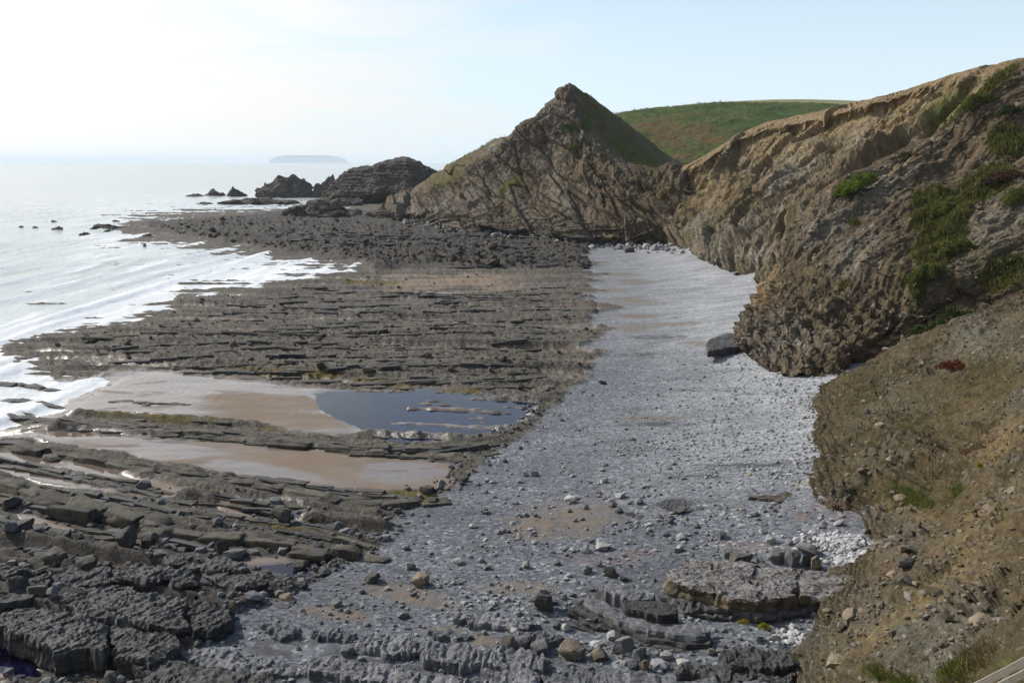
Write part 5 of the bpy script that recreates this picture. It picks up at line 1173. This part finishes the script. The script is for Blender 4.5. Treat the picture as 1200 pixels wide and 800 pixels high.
u, v = sample_zone(4200, d_edge); p = on_shore(u, v)
stones('dark_stones', p, RNG.lognormal(-1.15, 0.5, len(u)), np.clip(0.10 + RNG.normal(0, 0.10, len(u)), 0, 1), 'dark loose stones along the shingle edge and between ridges', 0.75)
# platform rubble far side
u = RNG.uniform(180, 690, 3000); v = RNG.uniform(258, 315, 3000); p = on_shore(u, v); k = (sdist(u, v, P1) > 2) & (p[:, 2] > 0.15)
stones('dark_rubble', p[k], RNG.lognormal(-0.25, 0.55, k.sum()), np.clip(RNG.normal(0.02, 0.05, k.sum()), 0, 1), 'dark rubble strewn over the rugged rock platform', 0.8, mat='scree')
u = RNG.uniform(40, 700, 1600); v = RNG.uniform(322, 462, 1600); p = on_shore(u, v); k = (sdist(u, v, P2) > 4) & (p[:, 2] > 0.5)
stones('platform_rubble', p[k], RNG.lognormal(-0.85, 0.5, k.sum()), np.clip(RNG.normal(0.22, 0.12, k.sum()), 0, 1), 'small rubble caught on the bedded rock platform', 0.75, mat='scree')
u = np.concatenate([RNG.normal(565, 70, 900), RNG.normal(690, 60, 500)]); v = np.interp(u, [470, 540, 600, 660, 720, 800], [258, 267, 273, 279, 284, 290]) + RNG.normal(2, 3.0, len(u))
k = (u > 470) & (u < 800); p = on_shore(u[k], v[k])
stones('pale_rubble', p, RNG.lognormal(0.25, 0.5, k.sum()), np.clip(RNG.normal(0.45, 0.18, k.sum()), 0, 1), 'pale fallen rubble along the foot of the pointed hill', 0.8)
# the white stones by the ledge
u = np.concatenate([RNG.normal(978, 17, 330), RNG.normal(1006, 15, 330), RNG.normal(925, 10, 90)]); v = np.concatenate([RNG.normal(635, 5, 330), RNG.normal(656, 6, 330), RNG.normal(748, 4, 90)])
p = on_shore(u, v)
stones('white_stones', p, RNG.lognormal(-1.05, 0.35, len(u)), np.clip(RNG.normal(0.95, 0.12, len(u)), 0, 1), 'heap of clean white stones in the nook behind the flat ledge', 0.75, warm=np.zeros(len(u)))
# scree pieces on the cliffs
def on_loft(Q, Nn, A, n, w):
    W = w(A).reshape(-1) * np.ones(Q.shape[:2]).reshape(-1); W = W / W.sum()
    i = RNG.choice(len(W), n, p=W); return Q.reshape(-1, 3)[i] + RNG.normal(0, 0.08, (n, 3)), Nn.reshape(-1, 3)[i]
def lw(Q): 
    a = np.linalg.norm(np.gradient(Q, axis=0), axis=-1) * np.linalg.norm(np.gradient(Q, axis=1), axis=-1); return a
for nm, Q, Nn, A, n, sz, lab in (('scree', nearQ, nearN, nearA, 5500, -1.7, 'brown scree fragments over the near cliff slope'), ('scree', midQ, midN, midA, 3500, -1.05, 'grey scree fragments on the grassy cliff spur')):
    p, _ = on_loft(Q, Nn, A, n, lambda A: (0.25 + A['grey'] + 0.5 * A['ochre']) * (1 - A['veg']) * lw(Q))
    sel = p[:, 1] > 26; p = p[sel]
    stones(nm, p, RNG.lognormal(sz, 0.45, len(p)), np.clip(RNG.normal(0.25, 0.2, len(p)), 0, 1), lab, 0.6, mat='scree', warm=np.where(RNG.random(len(p)) < 0.15, 0.95, 0.5))

pu_, pv_ = proj(nearQ); ok = (pu_ > 965) & (pu_ < 1190) & (pv_ > 400) & (pv_ < 785) & (nearQ[..., 1] > 30)
cand = nearQ[ok]; cn = nearA['grey'][ok]
pick = RNG.choice(len(cand), 70, p=(0.15 + cn) / (0.15 + cn).sum(), replace=False)
for q in cand[pick]:
    mt = random.choice(('boulder_dark', 'boulder_brown', 'boulder_brown')); sz_ = random.uniform(0.35, 0.6) if random.random() < 0.7 else random.uniform(0.6, 1.1)
    o = obj('fallen_block', random.choice(BOULD[mt]), cat='boulder', group='blocks lodged in the near slope')
    o.location = q + np.array([0, 0, 0.08]); o.scale = (sz_ * 1.2, sz_, sz_ * 0.7); o.rotation_euler = (random.uniform(-.5, .5), random.uniform(-.5, .5), random.uniform(0, 6.28))
    ph = LM[int(np.hypot(LMX[:, 0] - q[0], LMX[:, 1] - q[1]).argmin())][2]
    o['label'] = '%s %s block lodged in the near slope %s above the %s' % ('small' if sz_ < 0.45 else 'middling' if sz_ < 0.62 else 'large', 'dark' if mt == 'boulder_dark' else 'brown', 'low' if q[2] < 6 else 'high' if q[2] > 10 else 'halfway', ph)

# ================================================================== PLANTS
def tufts(pos, nrm, size, blades, lean=0.5, wid=0.16):
    n = len(pos); b = blades
    d = RNG.normal(0, 1, (n, b, 3)) * lean + nrm[:, None, :] * 0.5 + np.array([0, 0, 0.8]); d /= np.linalg.norm(d, axis=-1, keepdims=True)
    l = size[:, None] * RNG.uniform(0.5, 1.2, (n, b))
    side = np.cross(d, RNG.normal(0, 1, (n, b, 3))); side /= np.linalg.norm(side, axis=-1, keepdims=True) + 1e-9
    o = pos[:, None, :] + RNG.normal(0, 0.35, (n, b, 3)) * size[:, None, None]
    w = (l * wid)[..., None]
    a0 = o - side * w; a1 = o + side * w; a2 = o + d * l[..., None] + side * w * 0.5; a3 = o + d * l[..., None] - side * w * 0.5
    v = np.stack([a0, a1, a2, a3], 2).reshape(-1, 3)
    f = np.arange(n * b * 4).reshape(-1, 4)
    tone = np.clip(np.repeat(RNG.random(n), b) * 0.6 + RNG.random(n * b) * 0.45, 0, 1)
    return v, f, np.repeat(tone, 4)
def grass_on(name, Q, Nn, A, n, key, size, blades, mat, label, extra=None, ymin=0, wid=0.16, thr=0.25):
    wf = lambda A: (np.clip(A[key] - thr, 0, 1) * lw(Q) if extra is None else extra * lw(Q))
    p, nn = on_loft(Q, Nn, A, n, wf); k = p[:, 1] > ymin; p, nn = p[k], nn[k]
    v, f, t = tufts(p, nn, RNG.uniform(0.6, 1.3, len(p)) * size, blades, wid=wid)
    me = mesh_np(name, v, f, {'tone': t}, smooth=False)
    return obj(name, me, mat, label=label, kind='stuff')
grass_on('grass', midQ, midN, midA, 6500, 'veg', 0.5, 6, 'leaf_green', 'rough green grass and bracken on the grassy cliff spur')
grass_on('dry_grass', midQ, midN, midA, 3500, 'veg', 0.5, 5, 'leaf_dry', 'dead stalks among the green grass of the cliff spur', thr=0.1)
grass_on('dry_grass', nearQ, nearN, nearA, 7000, 'moss', 0.18, 5, 'leaf_dry', 'dry tussock grass over the near cliff slope', ymin=22, wid=0.06)
grass_on('grass', nearQ, nearN, nearA, 2500, 'veg', 0.20, 6, 'leaf_green', 'sparse green plants on the near cliff slope', ymin=24, wid=0.07)
grass_on('grass', torQ, torN, torA, 3000, 'veg', 0.6, 5, 'leaf_green', 'short grass on the back slopes of the pointed hill')
hw = (hillUV[1] > 118) & (hillUV[0] > 700) & (hillUV[0] < 1020) & (hillUV[1] < 215)
grass_on('bracken', hillQ, hillN, hillA, 8000, 'red', 1.0, 4, 'leaf_green', 'bracken fronds across the green hillside', extra=hw * 1.0 * np.clip(1.1 - hillA['red'], 0.1, 1))
def plant(u, v, Y, wpx, hpx, mat, label, n=700, name='shrub', cat='shrub', group=None, lean=0.9, leaf=0.09, tilt=0.0):
    """a bush: leaf sprays spread through an uneven dome, with woody stems"""
    c = P(u, v + hpx * 0.45, Y); s = Y / 1090
    Wd, Hh = wpx * s * 0.5, hpx * s
    a = RNG.uniform(0, 6.283, n); r = RNG.random(n) ** 0.45; e = RNG.random(n)
    lob = 0.8 + 0.25 * np.sin(a * 3 + u) + 0.15 * np.sin(a * 7)
    x = np.cos(a) * r * Wd * lob; y = np.sin(a) * r * Wd * 0.75 * lob
    z = Hh * np.sqrt(np.clip(1 - (r * 0.95) ** 2, 0, 1)) * (0.35 + 0.65 * e ** 0.5) * (0.8 + 0.35 * perlin(x / (0.35 * Wd) + u, y / (0.35 * Wd)))
    z = z + x * tilt
    pos = np.stack([x, y, z], -1)
    nn = np.stack([x / Wd, y / Wd, np.full(n, 0.3)], -1)
    vv, f, t = tufts(pos, nn * 0.8, np.full(n, max(0.06, leaf * 2 * Wd)), 5, lean, 0.22)
    root = empty(name, tuple(c), label=label, cat=cat, group=group)
    obj('foliage', mesh_np('foliage', vv, f, {'tone': t}, smooth=False), mat, parent=root)
    sv = []; sf = []
    for k in range(5):
        q = np.array([random.uniform(-.5, .5) * Wd, random.uniform(-.4, .4) * Wd, Hh * 0.55]); q[2] += q[0] * tilt; w = 0.02 * Wd + 0.01
        b0 = len(sv)
        for (bx, by) in ((-w, -w), (w, -w), (0, w)): sv.append((q[0] * .15 + bx, q[1] * .15 + by, -0.1 * Hh))
        for (bx, by) in ((-w, -w), (w, -w), (0, w)): sv.append((q[0] + bx * .4, q[1] + by * .4, q[2]))
        sf += [(b0, b0 + 1, b0 + 4, b0 + 3), (b0 + 1, b0 + 2, b0 + 5, b0 + 4), (b0 + 2, b0, b0 + 3, b0 + 5)]
    obj('stem', mesh_np('stem', np.array(sv), np.array(sf)), 'wood', parent=root)
    return root
def loft_y(Q, u, v):                                   # distance of the built surface along a bearing
    pu_, pv_ = proj(Q); d = (pu_ - u) ** 2 + (pv_ - v) ** 2
    k = d < 30
    if not k.any(): return float(Q[..., 1].reshape(-1)[d.argmin()])
    return float(Q[..., 1][k].min())
for u, v, w, h, mt, lab, nn, Q, tl in (
 (1100, 384, 84, 40, 'leaf_dark', 'large dark green bush in the gully above the red shrub', 2600, midQ, 0.45),
 (1000, 216, 48, 18, 'leaf_bright', 'bright green grass cushion on the crest of the spur', 1500, midQ, 0.45),
 (1118, 428, 38, 16, 'leaf_red', 'russet red shrub on the near cliff slope', 700, nearQ, 0.0),
 (1085, 318, 44, 22, 'leaf_green', 'tall green thicket in the middle of the spur slope', 1500, midQ, 0.3),
 (1115, 290, 46, 18, 'leaf_green', 'olive thicket above the tall green thicket', 1500, midQ, 0.3),
 (1100, 245, 40, 15, 'leaf_green', 'dense green bush high on the spur slope', 1200, midQ, 0.3),
 (1140, 120, 40, 22, 'leaf_green', 'green bush clump near the cliff skyline', 900, midQ, 0.4),
 (1180, 130, 30, 14, 'leaf_dark', 'dark bush below the skyline clump', 700, midQ, 0.3),
 (1172, 208, 50, 11, 'leaf_heather', 'reddish heather band on the spur slope', 500, midQ, 0.2),
 (1190, 230, 40, 22, 'leaf_green', 'green bush under the heather band', 900, midQ, 0.3),
 (1060, 182, 22, 9, 'leaf_dark', 'small dark bush on the spur edge', 400, midQ, 0.3),
 (672, 172, 15, 11, 'leaf_green', 'round green bush on the face of the pointed hill', 400, torQ, 0.0),
 (664, 150, 18, 8, 'leaf_dark', 'dark bush near the top of the pointed hill', 400, torQ, 0.0),
 (1148, 545, 8, 6, 'leaf_yellow', 'yellow flowering tuft on the near cliff slope', 200, nearQ, 0.0)):
    plant(u, v, loft_y(Q, u, v) - 0.3, w, h, mt, lab, nn, tilt=tl, leaf=0.05)
for u, v, w, h, mt, lab in ((836, 694, 14, 5, 'leaf_yellow', 'yellow green tuft on the lip of the flat ledge'), (872, 728, 15, 8, 'leaf_yellow', 'yellow green tuft on the lower bed of the flat ledge'), (895, 733, 18, 10, 'leaf_yellow', 'bushier yellow tuft beside the white pebbles under the ledge')):
    plant(u, v, float(G(u, v, 2.0)[1]) - 0.6, w, h, mt, lab, 260, 'plant_tuft', 'plant', leaf=0.08)

# ---- fence rails at the path
fr = empty('rail_fence', tuple(P(1260, 800, 13.5)), label='two weathered wooden fence rails below the cliff path', cat='fence')
def beam(a, b, r1, r2, name):
    a, b = Vector(a), Vector(b); d = (b - a).normalized(); s = d.cross(Vector((0, 0, 1))).normalized() * r1; t = s.cross(d).normalized() * r2
    n = 12; vs_ = []
    for i in range(n + 1):
        c = a.lerp(b, i / n); k = 1 + 0.06 * math.sin(i * 2.3)
        for q in (-s - t, s - t, s * 0.9 + t, -s * 0.9 + t): vs_.append(tuple(c + q * k - fr.location))
    f = [(4 * i + j, 4 * i + (j + 1) % 4, 4 * i + 4 + (j + 1) % 4, 4 * i + 4 + j) for i in range(n) for j in range(4)] + [(3, 2, 1, 0), (4 * n, 4 * n + 1, 4 * n + 2, 4 * n + 3)]
    obj(name, mesh_np(name, np.array(vs_), np.array(f), smooth=False), 'wood', parent=fr)
beam(P(1090, 831, 15.0), P(1330, 708, 13.0), 0.035, 0.055, 'rail')
beam(P(1110, 834, 14.0), P(1330, 723, 12.4), 0.035, 0.05, 'rail')
for u_, v_, y_ in ((1112, 822, 14.9), (1300, 722, 13.2)):
    q = P(u_, v_, y_); beam((q[0], q[1], q[2] - 1.3), (q[0], q[1], q[2] + 0.1), 0.06, 0.06, 'post')

# ================================================================== HAZE
hb = bpy.data.meshes.new('haze')
x0, x1, y0, y1, z0, z1 = -80000, 80000, -400, 43000, -4, 190
hb.from_pydata([(x, y, z) for z in (z0, z1) for x, y in ((x0, y0), (x1, y0), (x1, y1), (x0, y1))], [], [(3, 2, 1, 0), (4, 5, 6, 7), (0, 1, 5, 4), (1, 2, 6, 5), (2, 3, 7, 6), (3, 0, 4, 7)])
hm = bpy.data.materials.new('haze'); hm.use_nodes = True; hm.node_tree.nodes.clear()
ho = hm.node_tree.nodes.new('ShaderNodeOutputMaterial'); hv = hm.node_tree.nodes.new('ShaderNodeVolumePrincipled')
hv.inputs['Color'].default_value = (0.84, 0.93, 1.0, 1); hv.inputs['Density'].default_value = 4.5e-5; hv.inputs['Anisotropy'].default_value = 0.0
hm.node_tree.links.new(hv.outputs[0], ho.inputs['Volume'])
hb.materials.append(hm)
obj('haze', hb, label='thin sea haze in the air', kind='stuff')
